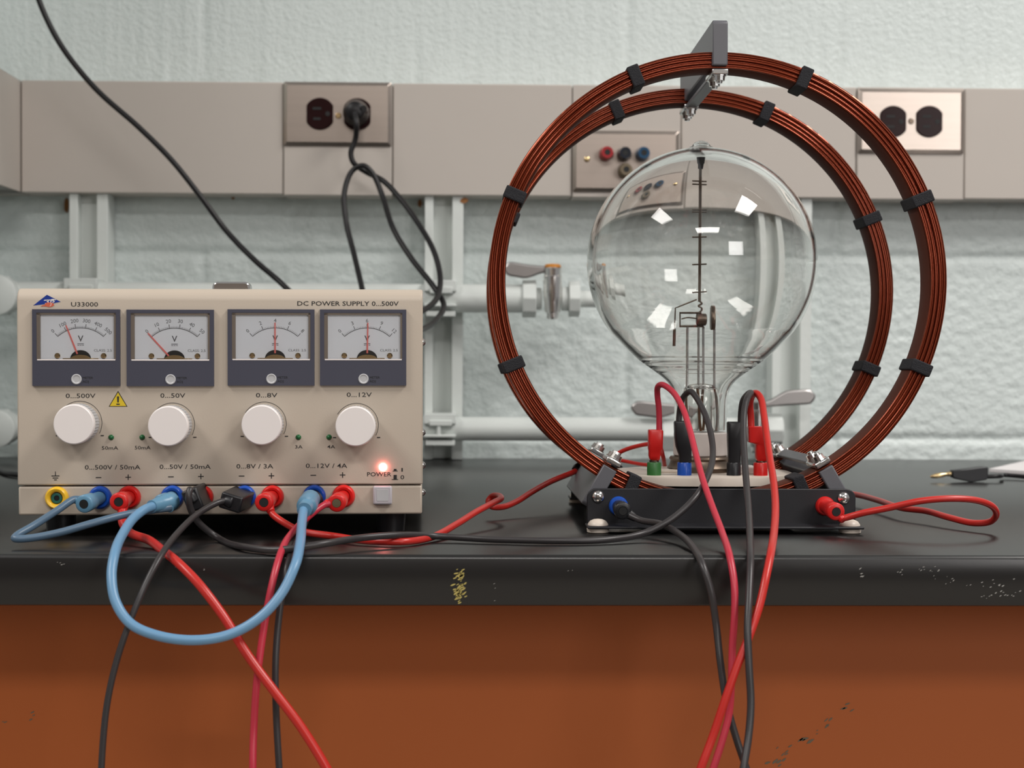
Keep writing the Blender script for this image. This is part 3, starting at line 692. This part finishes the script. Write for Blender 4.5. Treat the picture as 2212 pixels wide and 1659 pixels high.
# 5 red lead to the rear of the coils
ld = lead('red lead curling along the worktop from the second red socket pair to the coil stand', at=WP(581, 1080))
plug(ld, WP(581, 1079.5), P(572, 1084, HY), P(586, 1106, 1.092), redp, .0052)
run(ld, [P(581, 1098, 1.095), P(590, 1112, 1.092), P(615, 1130, 1.087), P(650, 1147, 1.085), P(720, 1158, 1.088), PZ(790, 1168, .003), PZ(870, 1170, .003), PZ(930, 1161, .003), P(985, 1133, 1.135), P(1030, 1105, 1.17), P(1066, 1086, 1.20), P(1082, 1077, 1.22), P(1076, 1071, 1.24), P(1062, 1073, 1.25), P(1055, 1083, 1.25), P(1062, 1094, 1.245), P(1085, 1095, 1.25), P(1115, 1084, 1.265), P(1150, 1062, 1.285), P(1190, 1040, 1.31), P(1236, 1021, 1.335), P(1250, 1014, 1.345)], .0022, cred)
c = P(1248, 1012, 1.343); MB().lathe(c, (P(1236, 1021, 1.335)-c), [(-.004, .004), (.001, .004), (.0045, .003)], 16).build('plug', blk, ld)
# 6 crimson lead from last red socket
ld = lead('crimson lead leaving the rightmost red socket of the power supply and hanging straight down', at=WP(734, 1080))
plug(ld, WP(734, 1080), P(729, 1085, 1.100), P(702, 1089, 1.097), redp, .0052, holemat=brass)
run(ld, [P(712, 1087, 1.098), P(698, 1092, 1.096), P(665, 1117, 1.085), P(632, 1150, 1.060), P(608, 1190, 1.022), P(593, 1240, 1.006), P(578, 1310, 1.000), P(565, 1390, .996), P(554, 1480, .992), P(548, 1580, .99), P(546, 1659, .985), P(546, 1720, .985)], .0021, cpnk)
# 7 grey lead from the fourth blue socket
ld = lead('dark grey lead hanging behind the sky-blue lead below the rightmost blue socket', at=WP(671, 1080))
plug(ld, WP(671, 1079.5), P(678, 1082, 1.108), P(668, 1104, 1.106), blk, .0054, hole=False)
run(ld, [P(668, 1098, 1.106), P(662, 1120, 1.098), P(650, 1150, 1.075), P(634, 1185, 1.035), P(620, 1225, 1.013), P(608, 1290, 1.008), P(599, 1370, 1.004), P(595, 1450, 1.0), P(597, 1550, .998), P(603, 1659, .995), P(606, 1720, .995)], .0020, cgry)
# 8 thick sky blue lead, in front
ld = lead('thick sky-blue lead drooping in a wide U below the power supply', at=WP(367, 1078))
ha = P(333, 1088, 1.082)
g = MB(); pa = P(372, 1083, 1.100); pbq = P(306, 1100, 1.070)
g.lathe(pa, pbq-pa, [(-.001, .0050), (.0005, .0058), (.008, .0056), (.0085, .0050), (.016, .0048), (.017, .0044), (.0225, .0040)], 24)
g.build('plug', plbl, ld, angle=50)
run(ld, [P(330, 1094, 1.080), P(312, 1101, 1.072), P(290, 1118, 1.062), P(267, 1150, 1.040), P(248, 1195, 1.010), P(241, 1245, .998), P(250, 1300, .99), P(282, 1347, .985), P(340, 1373, .982), P(420, 1383, .98), P(495, 1371, .982), P(560, 1335, .985), P(608, 1282, .99), P(637, 1222, .998), P(648, 1175, 1.020), P(652, 1130, 1.058), P(656, 1098, 1.078)], .0029, clbl)
g = MB(); pa = P(671, 1078, 1.100); pbq = P(656, 1104, 1.072)
g.lathe(pa, pbq-pa, [(-.002, .0052), (.0, .0060), (.010, .0058), (.0105, .0064), (.017, .0062), (.0178, .0048), (.026, .0046)], 24)
g.build('plug', plbl, ld, angle=50)

# ================================================================= coil apparatus
Y1 = 1.180
Fc = P(1552, 608, Y1); Rc = P(1491.5, 631, Y1+.150)
AX = (Rc-Fc).normalized()
AU = (X_-AX*X_.dot(AX)).normalized(); AV = AU.cross(AX)*-1
AV = AX.cross(AU)*-1
if AV.z < 0: AV = -AV
ROUT = .1537; RIN = .1437; CD = .026
ap = thing('coil_stand', (Fc.x, (Fc.y+Rc.y)/2, 0), 'pair of upright copper coil rings on a black metal stand', 'helmholtz coil stand')
def rad(a): return AU*math.cos(a)+AV*math.sin(a)
def coil(c, label):
    nr, nt_ = 7, 14; prof = []; dr = (ROUT-RIN)/nr; dt = CD/nt_
    def arcpts(cx, cy, R_, a0, a1, k=4): return [(cx+R_*math.cos(math.radians(a0+(a1-a0)*i/k)), cy+R_*math.sin(math.radians(a0+(a1-a0)*i/k))) for i in range(k+1)]
    lay = [.0002, .0014, .0003, .0018, .0001, .0012, .0004]
    for i in range(nr):
        seg_ = arcpts(RIN+dr*(i+.5), lay[i]+dr/2, dr/2*.98, 180, 360, 6); prof += [(r, t_, i) for r, t_ in seg_]
    for i in range(nt_): prof += [(r, t_, -1) for r, t_ in arcpts(ROUT, dt*(i+.5), dt/2, -90, 90, 3)]
    prof += [(ROUT, CD+.0006, -1), (RIN+.0004, CD+.0006, -1), (RIN+.0001, CD, -1), (RIN+.0001, .0022, -1)]
    N = 360; m = len(prof); vs = []; fs = []
    for j in range(N):
        a = 2*math.pi*j/N; d = rad(a); ca, sa = math.cos(a), math.sin(a)
        for k, (r, t_, li) in enumerate(prof):
            wv = .0002*math.sin(a*3)+.00012*math.sin(a*7+1)
            dd = (.0010 if li > 0 else .0003)*noise.noise(Vector((ca*2.2, sa*2.2, li*3.7+c.y*9))) if li >= 0 else 0.0
            vs.append(c+d*(r+wv)+AX*(t_+dd))
    for j in range(N):
        for k in range(m): fs.append((j*m+k, j*m+(k+1) % m, ((j+1) % N)*m+(k+1) % m, ((j+1) % N)*m+k))
    o = MB().add(vs, fs).build('copper_coil', copper, ap, angle=60); o['label'] = label
    MB().lathe(c, AX, [(.0016, RIN-.0001), (.0020, RIN-.0005), (CD, RIN-.0005), (CD+.0004, RIN+.0004), (.0022, RIN+.0004)], 200, closed=True).build('inner_lining', lining, o, angle=60)
    for q in range(8):
        a = math.radians(22.3+45*q); d = rad(a); tn = rad(a+math.pi/2); g = MB()
        r0, r1, t0, t1, wd, th = RIN-.0004, ROUT+.0004, -.0010, CD+.0014, .0041, .0019
        cs = []
        for rr, tt in ((r0-th, t0-th), (r1+th, t0-th), (r1+th, t1+th), (r0-th, t1+th)): cs.append((rr, tt))
        ci = [(r0, t0), (r1, t0), (r1, t1), (r0, t1)]; vs = []
        for sgn in (-1, 1):
            for rr, tt in cs+ci: vs.append(c+d*rr+AX*tt+tn*wd*sgn)
        fs = []
        for i in range(4):
            j = (i+1) % 4; fs += [(i, j, j+8, i+8), (i+4, i+12, j+12, j+4), (i, i+4, j+4, j), (i+8, j+8, j+12, i+12)]
        g.add(vs, fs); g.build('strap', velcro, o, bevel=.0010)
coil(Fc, 'front copper ring'); coil(Rc, 'rear copper ring')
LEN = (Rc-Fc).length+CD
for q, a in enumerate((90, -60, -120)):
    a = math.radians(a); d = rad(a); tn = rad(a+math.pi/2)
    g = MB(); W2 = .0051; r0, r1 = RIN+.0012, .1752
    e = Fc+AX*(-.0035)
    poly = [(r0, 0), (r1-.002, 0), (r1, .002), (r1, LEN+.007-.002), (r1-.002, LEN+.007), (r0, LEN+.007), (r0, LEN-.030), (r0+.002, LEN-.034), (r0+.002, .040), (r0, .036)]
    g.prism(poly, e-tn*W2, d, AX, tn*2*W2)
    br = g.build('bracket', greyb, ap, bevel=.0008)
    m = MB(); z = Fc+d*(RIN-.0030)+AX*(LEN/2); m.obox(z, d*.0014, tn*.0042, AX*(LEN/2+.001)); m.build('clamp_bar', greyb, br, bevel=.0006)
    for t0 in (-.004, LEN-CD-.002):
        m = MB(); z = Fc+d*(RIN-.0032)+AX*(t0+.016); m.obox(z, d*.0019, tn*.0056, AX*.0165)
        m.build('clamp_plate', zinc, br, bevel=.0010)
        m = MB()
        for tt in (.0045, .0275):
            zz = Fc+d*(RIN-.0050)+AX*(t0+tt)
            m.lathe(zz, -d, [(0, .0046), (.0008, .0046), (.0009, .0040), (.0038, .0038), (.0040, .0022), (.0055, .0020)], 6 if False else 12)
        m.build('clamp_screw', zinc, br, angle=25)
# end plates with feet flange
def endplate(x0, x1, yt_, yb_, Yq, out):
    a = P(x0, yt_, Yq); b_ = P(x1, yb_, Yq); wd = b_.x-a.x; c = Vector(((a.x+b_.x)/2, Yq, 0)); zt = a.z; zb_ = .0045
    poly = [(-wd/2, zb_), (wd/2, zb_)]
    r = .006
    for i in range(6): t_ = math.radians(90*i/5); poly.append((wd/2-r+r*math.cos(t_), zt-r+r*math.sin(t_)))
    for i in range(6): t_ = math.radians(90+90*i/5); poly.append((-wd/2+r+r*math.cos(t_), zt-r+r*math.sin(t_)))
    g = MB().prism(poly, c, X_, Z_, Vector((0, .0022, 0)))
    ya, yb2 = (Yq-.022, Yq+.002) if out < 0 else (Yq, Yq+.024)
    g.box((c.x-wd/2-.001, ya, .0035), (c.x+wd/2+.001, yb2, .0052))
    o = g.build('end_plate', blkp, ap, bevel=.0006, angle=50)
    yf = Yq+out*.012
    for fx in (-wd/2+.0065, wd/2-.0065):
        MB().lathe((c.x+fx, yf, .0001), Z_, [(0, .0062), (.0006, .0072), (.0030, .0074), (.0036, .0060)], 28).build('foot', cream, o)
        MB().lathe((c.x+fx, yf, .0052), Z_, [(0, .0068), (.0010, .0066), (.0028, .0052), (.0038, .0030), (.0041, .001)], 28).build('foot_cap', cream, o)
    return o, c, wd
YE = 1.163
ep, ec, ewd = endplate(1268, 1848, 1055, 1140, YE, -1)
endplate(1234, 1750, 1018, 1080, Y1+.150+CD+.010, 1)
for px, py in ((1292, 1073), (1822, 1076)):
    c = P(px, py, YE); MB().lathe(c, -Y_, [(0, .0042), (.0008, .0042), (.0022, .0034), (.0030, .0018), (.0032, .0005)], 24).build('bolt', chrome, ep)
for px, py, m_ in ((1336, 1093, blu), (1782, 1093, redp)):
    c = P(px, py, YE); MB().lathe(c, -Y_, [(0, .0064), (.0014, .0064), (.0030, .0056), (.0032, .0040), (.0020, .0034), (.0, .0032)], 32).build('socket', m_, ep, angle=50)
# rails joining the end plates under the tube
for sx in (-.045, .045):
    MB().box((ec.x+sx-.006, YE+.002, .0052), (ec.x+sx+.006, Y1+.150+CD+.0105, .0072)).build('cross_rail', blkp, ap, bevel=.0005)
# red and black leads on the stand
ld = lead('black lead plugged into the blue socket of the black stand, hanging over the edge', at=P(1336, 1093, YE))
plug(ld, P(1336, 1093, YE-.002), P(1344, 1102, 1.143), P(1373, 1120, 1.138), blk, .0052)
run(ld, [P(1362, 1114, 1.139), P(1385, 1124, 1.133), P(1425, 1131, 1.118), P(1462, 1150, 1.090), P(1495, 1180, 1.045), P(1518, 1222, 1.012), P(1535, 1275, 1.002), P(1547, 1350, .996), P(1556, 1430, .99), P(1570, 1520, .985), P(1592, 1600, .983), P(1612, 1659, .98), P(1630, 1720, .98)], .0021, cgry, off=.012)
ld = lead('red lead looping out to the right of the black stand and back behind it', at=P(1782, 1093, YE))
plug(ld, P(1782, 1093, YE-.002), P(1803, 1104, 1.138), P(1822, 1124, 1.135), redp, .0053)
run(ld, [P(1815, 1121, 1.1365), P(1832, 1117, 1.136), P(1865, 1108, 1.133), P(1920, 1097, 1.130), P(1990, 1082, 1.125), P(2060, 1077, 1.125), P(2115, 1082, 1.130), P(2145, 1095, 1.137), P(2152, 1112, 1.145), P(2138, 1127, 1.155), P(2105, 1130, 1.165), P(2050, 1118, 1.19), P(2000, 1104, 1.22), P(1950, 1098, 1.245), P(1900, 1082, 1.30), P(1851, 1069, 1.355), P(1800, 1062, 1.39), P(1740, 1058, 1.395), P(1700, 1050, 1.385)], .0022, cred)

# ================================================================= the tube on its base
YB = 1.270
zt = P(1560, 1030, 1.214).z; zu = P(1560, 1051, 1.214).z
dc = P(1512, 1010, YB); dcx = dc.x
tb = thing('electron_tube', (dcx, YB, zt), 'clear glass electron tube bulb upright between the copper rings', 'electron tube')
bs = thing('tube_base', (dcx, YB, zu), 'cream plastic tube base with green, blue, black and red terminals', 'tube base')
poly = rrect(.132, .113, .052, 14)
g = MB()
n = len(poly); levels = [(zu, 1.0), (zt-.0018, 1.0), (zt-.0005, .992), (zt, .975)]
vs = []
for z, k in levels:
    for p_, q_ in poly: vs.append((dcx+p_*k+.0005, YB+q_*k, z))
fs = [tuple(range(n)), tuple(3*n+i for i in range(n-1, -1, -1))]
for r in range(3): fs += [(r*n+i, r*n+(i+1) % n, (r+1)*n+(i+1) % n, (r+1)*n+i) for i in range(n)]
g.add(vs, fs).build('base_disc', cream, bs, angle=40)
MB().cyl((dcx, YB, .0073), (dcx, YB, zu+.0002), .040, n=48).build('pedestal', blkp, bs)
for px, m_, nm in ((1413, grn, 'green'), (1478.5, blu, 'blue'), (1585, blk, 'black'), (1643, redp, 'red')):
    c = P(px, 1000, TB); hh = .0093
    MB().lathe((c.x, TB, zt-.0002), Z_, [(0, .0050), (hh-.0006, .0050), (hh, .0046)], 28).build('terminal', m_, bs, label=nm+' terminal')
    MB().cyl((c.x, TB, zt+hh), (c.x, TB, zt+hh+.0012), .0034, n=20).build('terminal_collar', iron, bs)
for px in (1450, 1553, 1612):
    c = P(px, 1003, 1.262); MB().lathe((c.x, 1.262, zt), Z_, [(0, .0040), (.0012, .0038), (.0022, .0022)], 16).build('screw', zinc, bs)
c = P(1608, 1015, 1.243); MB().box((c.x-.007, 1.240, zt), (c.x+.009, 1.262, zt+.0052)).build('terminal_block', ceram, bs, bevel=.001)
c = P(1440, 1015, 1.25); MB().box((c.x-.010, 1.252, zt), (c.x+.014, 1.29, zt+.0022)).build('mounting_tab', cream, bs, bevel=.0006)
# socket and ceramic collar
def bz(py): return P(1514, py, YB).z
bx = P(1514.5, 700, YB).x
MB().lathe((bx, YB, zt), Z_, [(0, .0235), (.003, .0240), (.0045, .0225), (.008, .0215), (.0095, .0225), (bz(985)-zt, .0215)], 48).build('tube_socket', iron, bs)
MB().lathe((bx, YB, bz(985)+.0001), Z_, [(0, .0185), (.001, .0195), (bz(933)-bz(985)-.001, .0193), (bz(933)-bz(985), .0180)], 40).build('ceramic_collar', ceram, tb)
# bulb
pxs = YB/F*1.0; Rb = 248*YB/F; cz = P(1515, 567, YB).z
def prof_outer():
    pr = []; n = 40
    a_end = math.radians(128)
    for i in range(n+1):
        a = a_end*i/n; pr.append((cz+Rb*math.cos(a), Rb*math.sin(a)))
    for (py, rp) in ((738, 177), (755, 160.5), (771, 143.5), (784, 127), (796, 109.5), (808, 92.5), (818, 79.5), (830, 68.5), (846, 61), (866, 58), (890, 56.8), (928, 56)):
        pr.append((bz(py), rp*YB/F))
    return pr
po = prof_outer()
# smooth the flare
fl = spline([Vector((z, r, 0)) for z, r in po[36:]], 8); po = po[:36]+[(q.x, q.y) for q in fl]
def offset(pr, t):
    out = []
    for i, (z, r) in enumerate(pr):
        z0, r0 = pr[max(i-1, 0)]; z1, r1 = pr[min(i+1, len(pr)-1)]
        if i == 0: out.append((z-t, 0.0)); continue
        dz, dr = z1-z0, r1-r0; l = math.hypot(dz, dr); nz, nr = -dr/l, dz/l   # inward
        tt = t if r > .045 else t*.55+t*.45*max(0, (r-.02)/.025) if r > .02 and z < cz else (t if z > cz else t*.55)
        if nr > 0 and False: pass
        out.append((z+(-nz if False else nz)*tt*1.0, r+nr*tt))
    return out
pi_ = offset(po, .0034)
if pi_[10][1] > po[10][1]: pi_ = [(2*a[0]-b_[0], 2*a[1]-b_[1]) if i else b_ for i, (a, b_) in enumerate(zip(po, pi_))]
pi_ = [(z, r+(.00034*math.sin((z-bz(800))/(bz(770)-bz(800))*math.pi*5) if bz(800) < z < bz(770) else 0)) for z, r in pi_]   # uneven seam where the sphere meets the neck
g = MB(); NB = 96
prof = po+list(reversed(pi_))
def revolve(g, prof, n, cx, cy):
    vs = []; idx = []; fs = []
    for (z, r) in prof:
        if r < 1e-6: idx.append([len(vs)]); vs.append((cx, cy, z))
        else:
            idx.append(list(range(len(vs), len(vs)+n))); vs += [(cx+r*math.cos(2*math.pi*i/n), cy+r*math.sin(2*math.pi*i/n), z) for i in range(n)]
    for j in range(len(prof)-1):
        A, B_ = idx[j], idx[j+1]
        for i in range(n):
            i2 = (i+1) % n
            if len(A) == 1 and len(B_) > 1: fs.append((A[0], B_[i], B_[i2]))
            elif len(B_) == 1 and len(A) > 1: fs.append((A[i], B_[0], A[i2]))
            elif len(A) > 1: fs.append((A[i], B_[i], B_[i2], A[i2]))
    g.add(vs, fs)
revolve(g, prof, NB, bx, YB)
gb = g.build('bulb', glass, tb, angle=80)
# sealed tip on the crown
topz = cz+Rb
g = MB(); revolve(g, [(topz+.0050, 0), (topz+.0047, .0024), (topz+.0038, .0046), (topz+.0024, .0060), (topz+.0012, .0068), (topz+.0003, .0085)], 32, bx-.0008, YB)
g.add([], []); revolve(g, [(topz+.0003, .0085), (topz+.0002, .004), (topz+.0002, 0)], 32, bx-.0008, YB)
g.build('sealed_tip', glass, tb)
# ladder electrode
def tp(px, py): return P(px, py, YB)
g = MB(); g.cyl(tp(1514, 338), tp(1514, 352), .0032, .0026, 14); g.cyl(tp(1514, 352), tp(1513, 364), .0022, .0018, 12); g.build('top_cap', blk, tb)
g = MB()
for dx in (-1.6, 1.6): g.cyl(tp(1513+dx, 360), tp(1511+dx, 652), .00055, n=8)
for py in (391, 398, 453, 458, 512, 571, 631):
    a = tp(1494, py+1.5); b_ = tp(1528, py-1.5); b_.y += .006; a.y -= .006; g.cyl(a, b_, .00055, n=8)
g.tube([tp(1511, 650), tp(1516, 656), tp(1509, 661), tp(1516, 667), tp(1512, 673), tp(1506, 678)], .0007, 8)
g.build('ladder_scale', iron, tb)
g = MB(); g.tube([tp(1505, 647), tp(1480, 657), tp(1459, 666), tp(1458, 690), tp(1457, 722)], .00055, 8, smooth=False); g.cyl(tp(1457, 715), tp(1456, 746), .0011, n=10); g.build('deflector_wire', iron, tb)
g = MB(); g.tube([tp(1515, 676), tp(1469, 676), tp(1469, 704), tp(1520, 704)], .0010, 8, smooth=False); g.tube([tp(1472, 689), tp(1485, 686), tp(1505, 688)], .0005, 8)
g.build('gun_frame', iron, tb)
g = MB(); g.cyl(tp(1504, 690), tp(1526, 690), .0038, n=24, bev=.0004); g.cyl(tp(1506, 690), tp(1524, 690), .0040, n=24); g.build('cathode_cylinder', iron, tb)
a = tp(1535, 690); g = MB(); g.cyl(a, a+Vector((.0030, -.0002, 0)), .0100, n=40, bev=.0005); g.build('anode_disc', iron, tb)
g = MB()
for px, y0 in ((1485, 704), (1509, 704), (1519, 704), (1543, 716)):
    g.cyl(tp(px, y0), tp(px-(1 if px < 1500 else -0), 838), .00095, n=10)
g.tube([tp(1487, 776), tp(1498, 775), tp(1508, 777)], .0006, 8); g.tube([tp(1536, 784), tp(1548, 784), tp(1580, 783)], .0005, 8); g.cyl(tp(1488, 790), tp(1508, 792), .0005, n=8)
g.build('support_rod', zinc, tb)
g = MB()
for k, (px, dy) in enumerate(((1484, .004), (1506, -.005), (1519, .003), (1544, -.004))):
    g.tube([tp(px, 836)+Vector((0, dy*.3, 0)), tp(px+(2 if k % 2 else -1), 870)+Vector((0, dy, 0)), tp(px+3, 905)+Vector((0, dy, 0)), tp(px+(1 if k > 1 else 6), 930)+Vector((0, dy, 0))], .0010, 8)
g.build('lead_wire', MATS['rust'], tb)
# glass pinch stem inside the neck
g = MB(); revolve(g, [(bz(822), 0), (bz(823), .0035), (bz(828), .0095), (bz(838), .0122), (bz(860), .0136), (bz(900), .0140), (bz(929), .0142), (bz(930), .0135), (bz(929.5), .0132), (bz(900), .0130), (bz(860), .0126), (bz(840), .0112), (bz(831), .0085), (bz(827), .0030), (bz(826.5), 0)], 40, bx, YB)
g2 = g.build('glass_stem', glass, tb)

# leads on the tube terminals
ld = lead('crimson lead arching out of the red plug on the green terminal, hanging over the edge', at=P(1413, 960, TB))
topplug(ld, [(1401, 1430, 928), (1400, 1432, 931), (1400, 1431, 968), (1401, 1427, 974), (1401, 1426, 984), (1403, 1425, 992), (1408, 1421, 996)], redp, .011)
run(ld, [P(1424, 935, TB), P(1424, 905, TB), P(1423, 880, 1.228), P(1420, 852, 1.226), P(1421, 836, 1.222), P(1431, 831, 1.215), P(1453, 846, 1.205), P(1474, 880, 1.190), P(1489, 925, 1.170), P(1503, 980, 1.145), P(1518, 1035, 1.120), P(1538, 1092, 1.090), P(1560, 1150, 1.055), P(1577, 1205, 1.016), P(1586, 1260, 1.004), P(1587, 1320, .998), P(1582, 1400, .994), P(1580, 1470, .99), P(1575, 1540, .988), P(1560, 1600, .985), P(1541, 1659, .982), P(1520, 1720, .98)], .0021, cpnk, sub=8, off=.004)
ld = lead('dark grey lead arching from the black plug on the black terminal, hanging over the edge', at=P(1586, 960, TB))
topplug(ld, [(1572, 1603, 911), (1571, 1606, 914), (1571, 1603, 950), (1572, 1600, 975), (1573, 1598, 1000)], blk, .0125)
run(ld, [P(1600, 920, TB), P(1601, 890, 1.228), P(1605, 866, 1.224), P(1616, 851, 1.214), P(1622, 849, 1.205), P(1615, 858, 1.196), P(1608, 885, 1.185), P(1606, 930, 1.170), P(1608, 985, 1.150), P(1612, 1040, 1.125), P(1617, 1100, 1.090), P(1620, 1160, 1.050), P(1621, 1215, 1.014), P(1618, 1290, 1.004), P(1615, 1360, 1.0), P(1618, 1440, .994), P(1622, 1520, .99), P(1617, 1590, .985), P(1606, 1659, .978), P(1595, 1720, .975)], .0022, cgry, sub=8, off=-.013)
ld = lead('bright red lead arching from the red plug on the red terminal, hanging over the edge', at=P(1640, 960, TB))
topplug(ld, [(1616, 1655, 921), (1615, 1659, 924), (1616, 1660, 955), (1631, 1660, 960), (1632, 1658, 990), (1635, 1655, 996)], redp, .0115)
run(ld, [P(1623, 928, TB), P(1622, 900, TB), P(1620, 872, 1.226), P(1626, 853, 1.218), P(1635, 850, 1.210), P(1644, 862, 1.203), P(1650, 895, 1.190), P(1656, 940, 1.173), P(1663, 990, 1.150), P(1671, 1040, 1.125), P(1675, 1090, 1.096), P(1673, 1140, 1.062), P(1665, 1195, 1.018), P(1655, 1245, 1.004), P(1640, 1310, .998), P(1618, 1375, .992), P(1592, 1440, .988), P(1567, 1510, .985), P(1540, 1590, .983), P(1514, 1659, .98), P(1492, 1720, .98)], .0024, cred, sub=8, off=-.004)
ld = lead('short red wire running from the coil stand to behind the green terminal', 'wire', 'red_wire', at=P(1360, 970, 1.29))
run(ld, [P(1322, 987, 1.315), P(1345, 974, 1.31), P(1375, 964, 1.30), P(1410, 959, 1.29), P(1425, 964, 1.29), P(1432, 985, 1.288), PZ(1436, 1006, zt+.002)], .0016, cred, 'wire_run')
ld = lead('second short red wire, low on the cream base beside the green terminal', 'wire', 'red_wire', at=P(1370, 1000, 1.27))
run(ld, [P(1318, 990, 1.315), P(1345, 995, 1.305), P(1380, 1002, 1.29), P(1405, 1005, 1.28), P(1425, 1007, 1.275)], .0014, cred, 'wire_run')

# spare lead and paper on the right
zz = .004
ld = lead('loose black lead with a bare metal banana pin lying on the worktop at the right', at=PZ(2080, 1035, 0))
a = PZ(2011, 1030, .0075); 
c0 = PZ(2054, 1024, .0075); c1 = Vector((c0.x+.033, c0.y+.002, .0085))
dv = (c1-c0).normalized()
g = MB(); vx = Vector((dv.x, dv.y, 0)).normalized()
prf = [(0, -.0030), (.004, -.0048), (.016, -.0072), (.019, -.0076), (.032, -.0056), (.034, -.004), (.034, .0062), (.029, .0068), (.010, .0044), (0, .0034)]
side = Vector((-vx.y, vx.x, 0))
g.prism(prf, Vector((c0.x, c0.y, .0078))-side*.0045, vx, Z_, side*.009); po_ = g.build('plug', blk, ld, bevel=.001)
g = MB(); g.lathe((c0.x, c0.y, .0078), -vx*1+Vector((0, 0, -.14)), [(0, .0022), (.003, .0022), (.004, .0015), (.008, .0023), (.014, .0024), (.018, .0016), (.0195, .0008)], 14); g.build('pin', brass, po_)
st = Vector((c0.x, c0.y, 0))+vx*.032+Vector((0, 0, .0050))
run(ld, [st, st+vx*.014+Vector((0, 0, .0005)), PZ(2170, 1026, .004), PZ(2235, 1032, .003), PZ(2320, 1040, .003)], .0020, cblk)
a, b_, c_, d_ = PZ(2136, 1013, .0045), PZ(2212, 1016, .0045), PZ(2300, 1016, .0045), PZ(2300, 962, .006)
g = MB(); top = [PZ(2137, 1012.5, .0030), PZ(2215, 1017.5, .0030), PZ(2310, 1019, .0030), Vector((PZ(2310, 1019, .003).x+.05, 1.85, .0030)), Vector((PZ(2216, 1000, .003).x+.02, 1.90, .0030))]
g.add([v+Vector((0, 0, -.0030)) for v in top]+top, [(0, 1, 2, 3, 4), (9, 8, 7, 6, 5)]+[(i, (i+1) % 5, (i+1) % 5+5, i+5) for i in range(5)])
tag(g.build('paper_stack', paper, smooth=False), 'white papers on the worktop at the far right edge', 'paper')
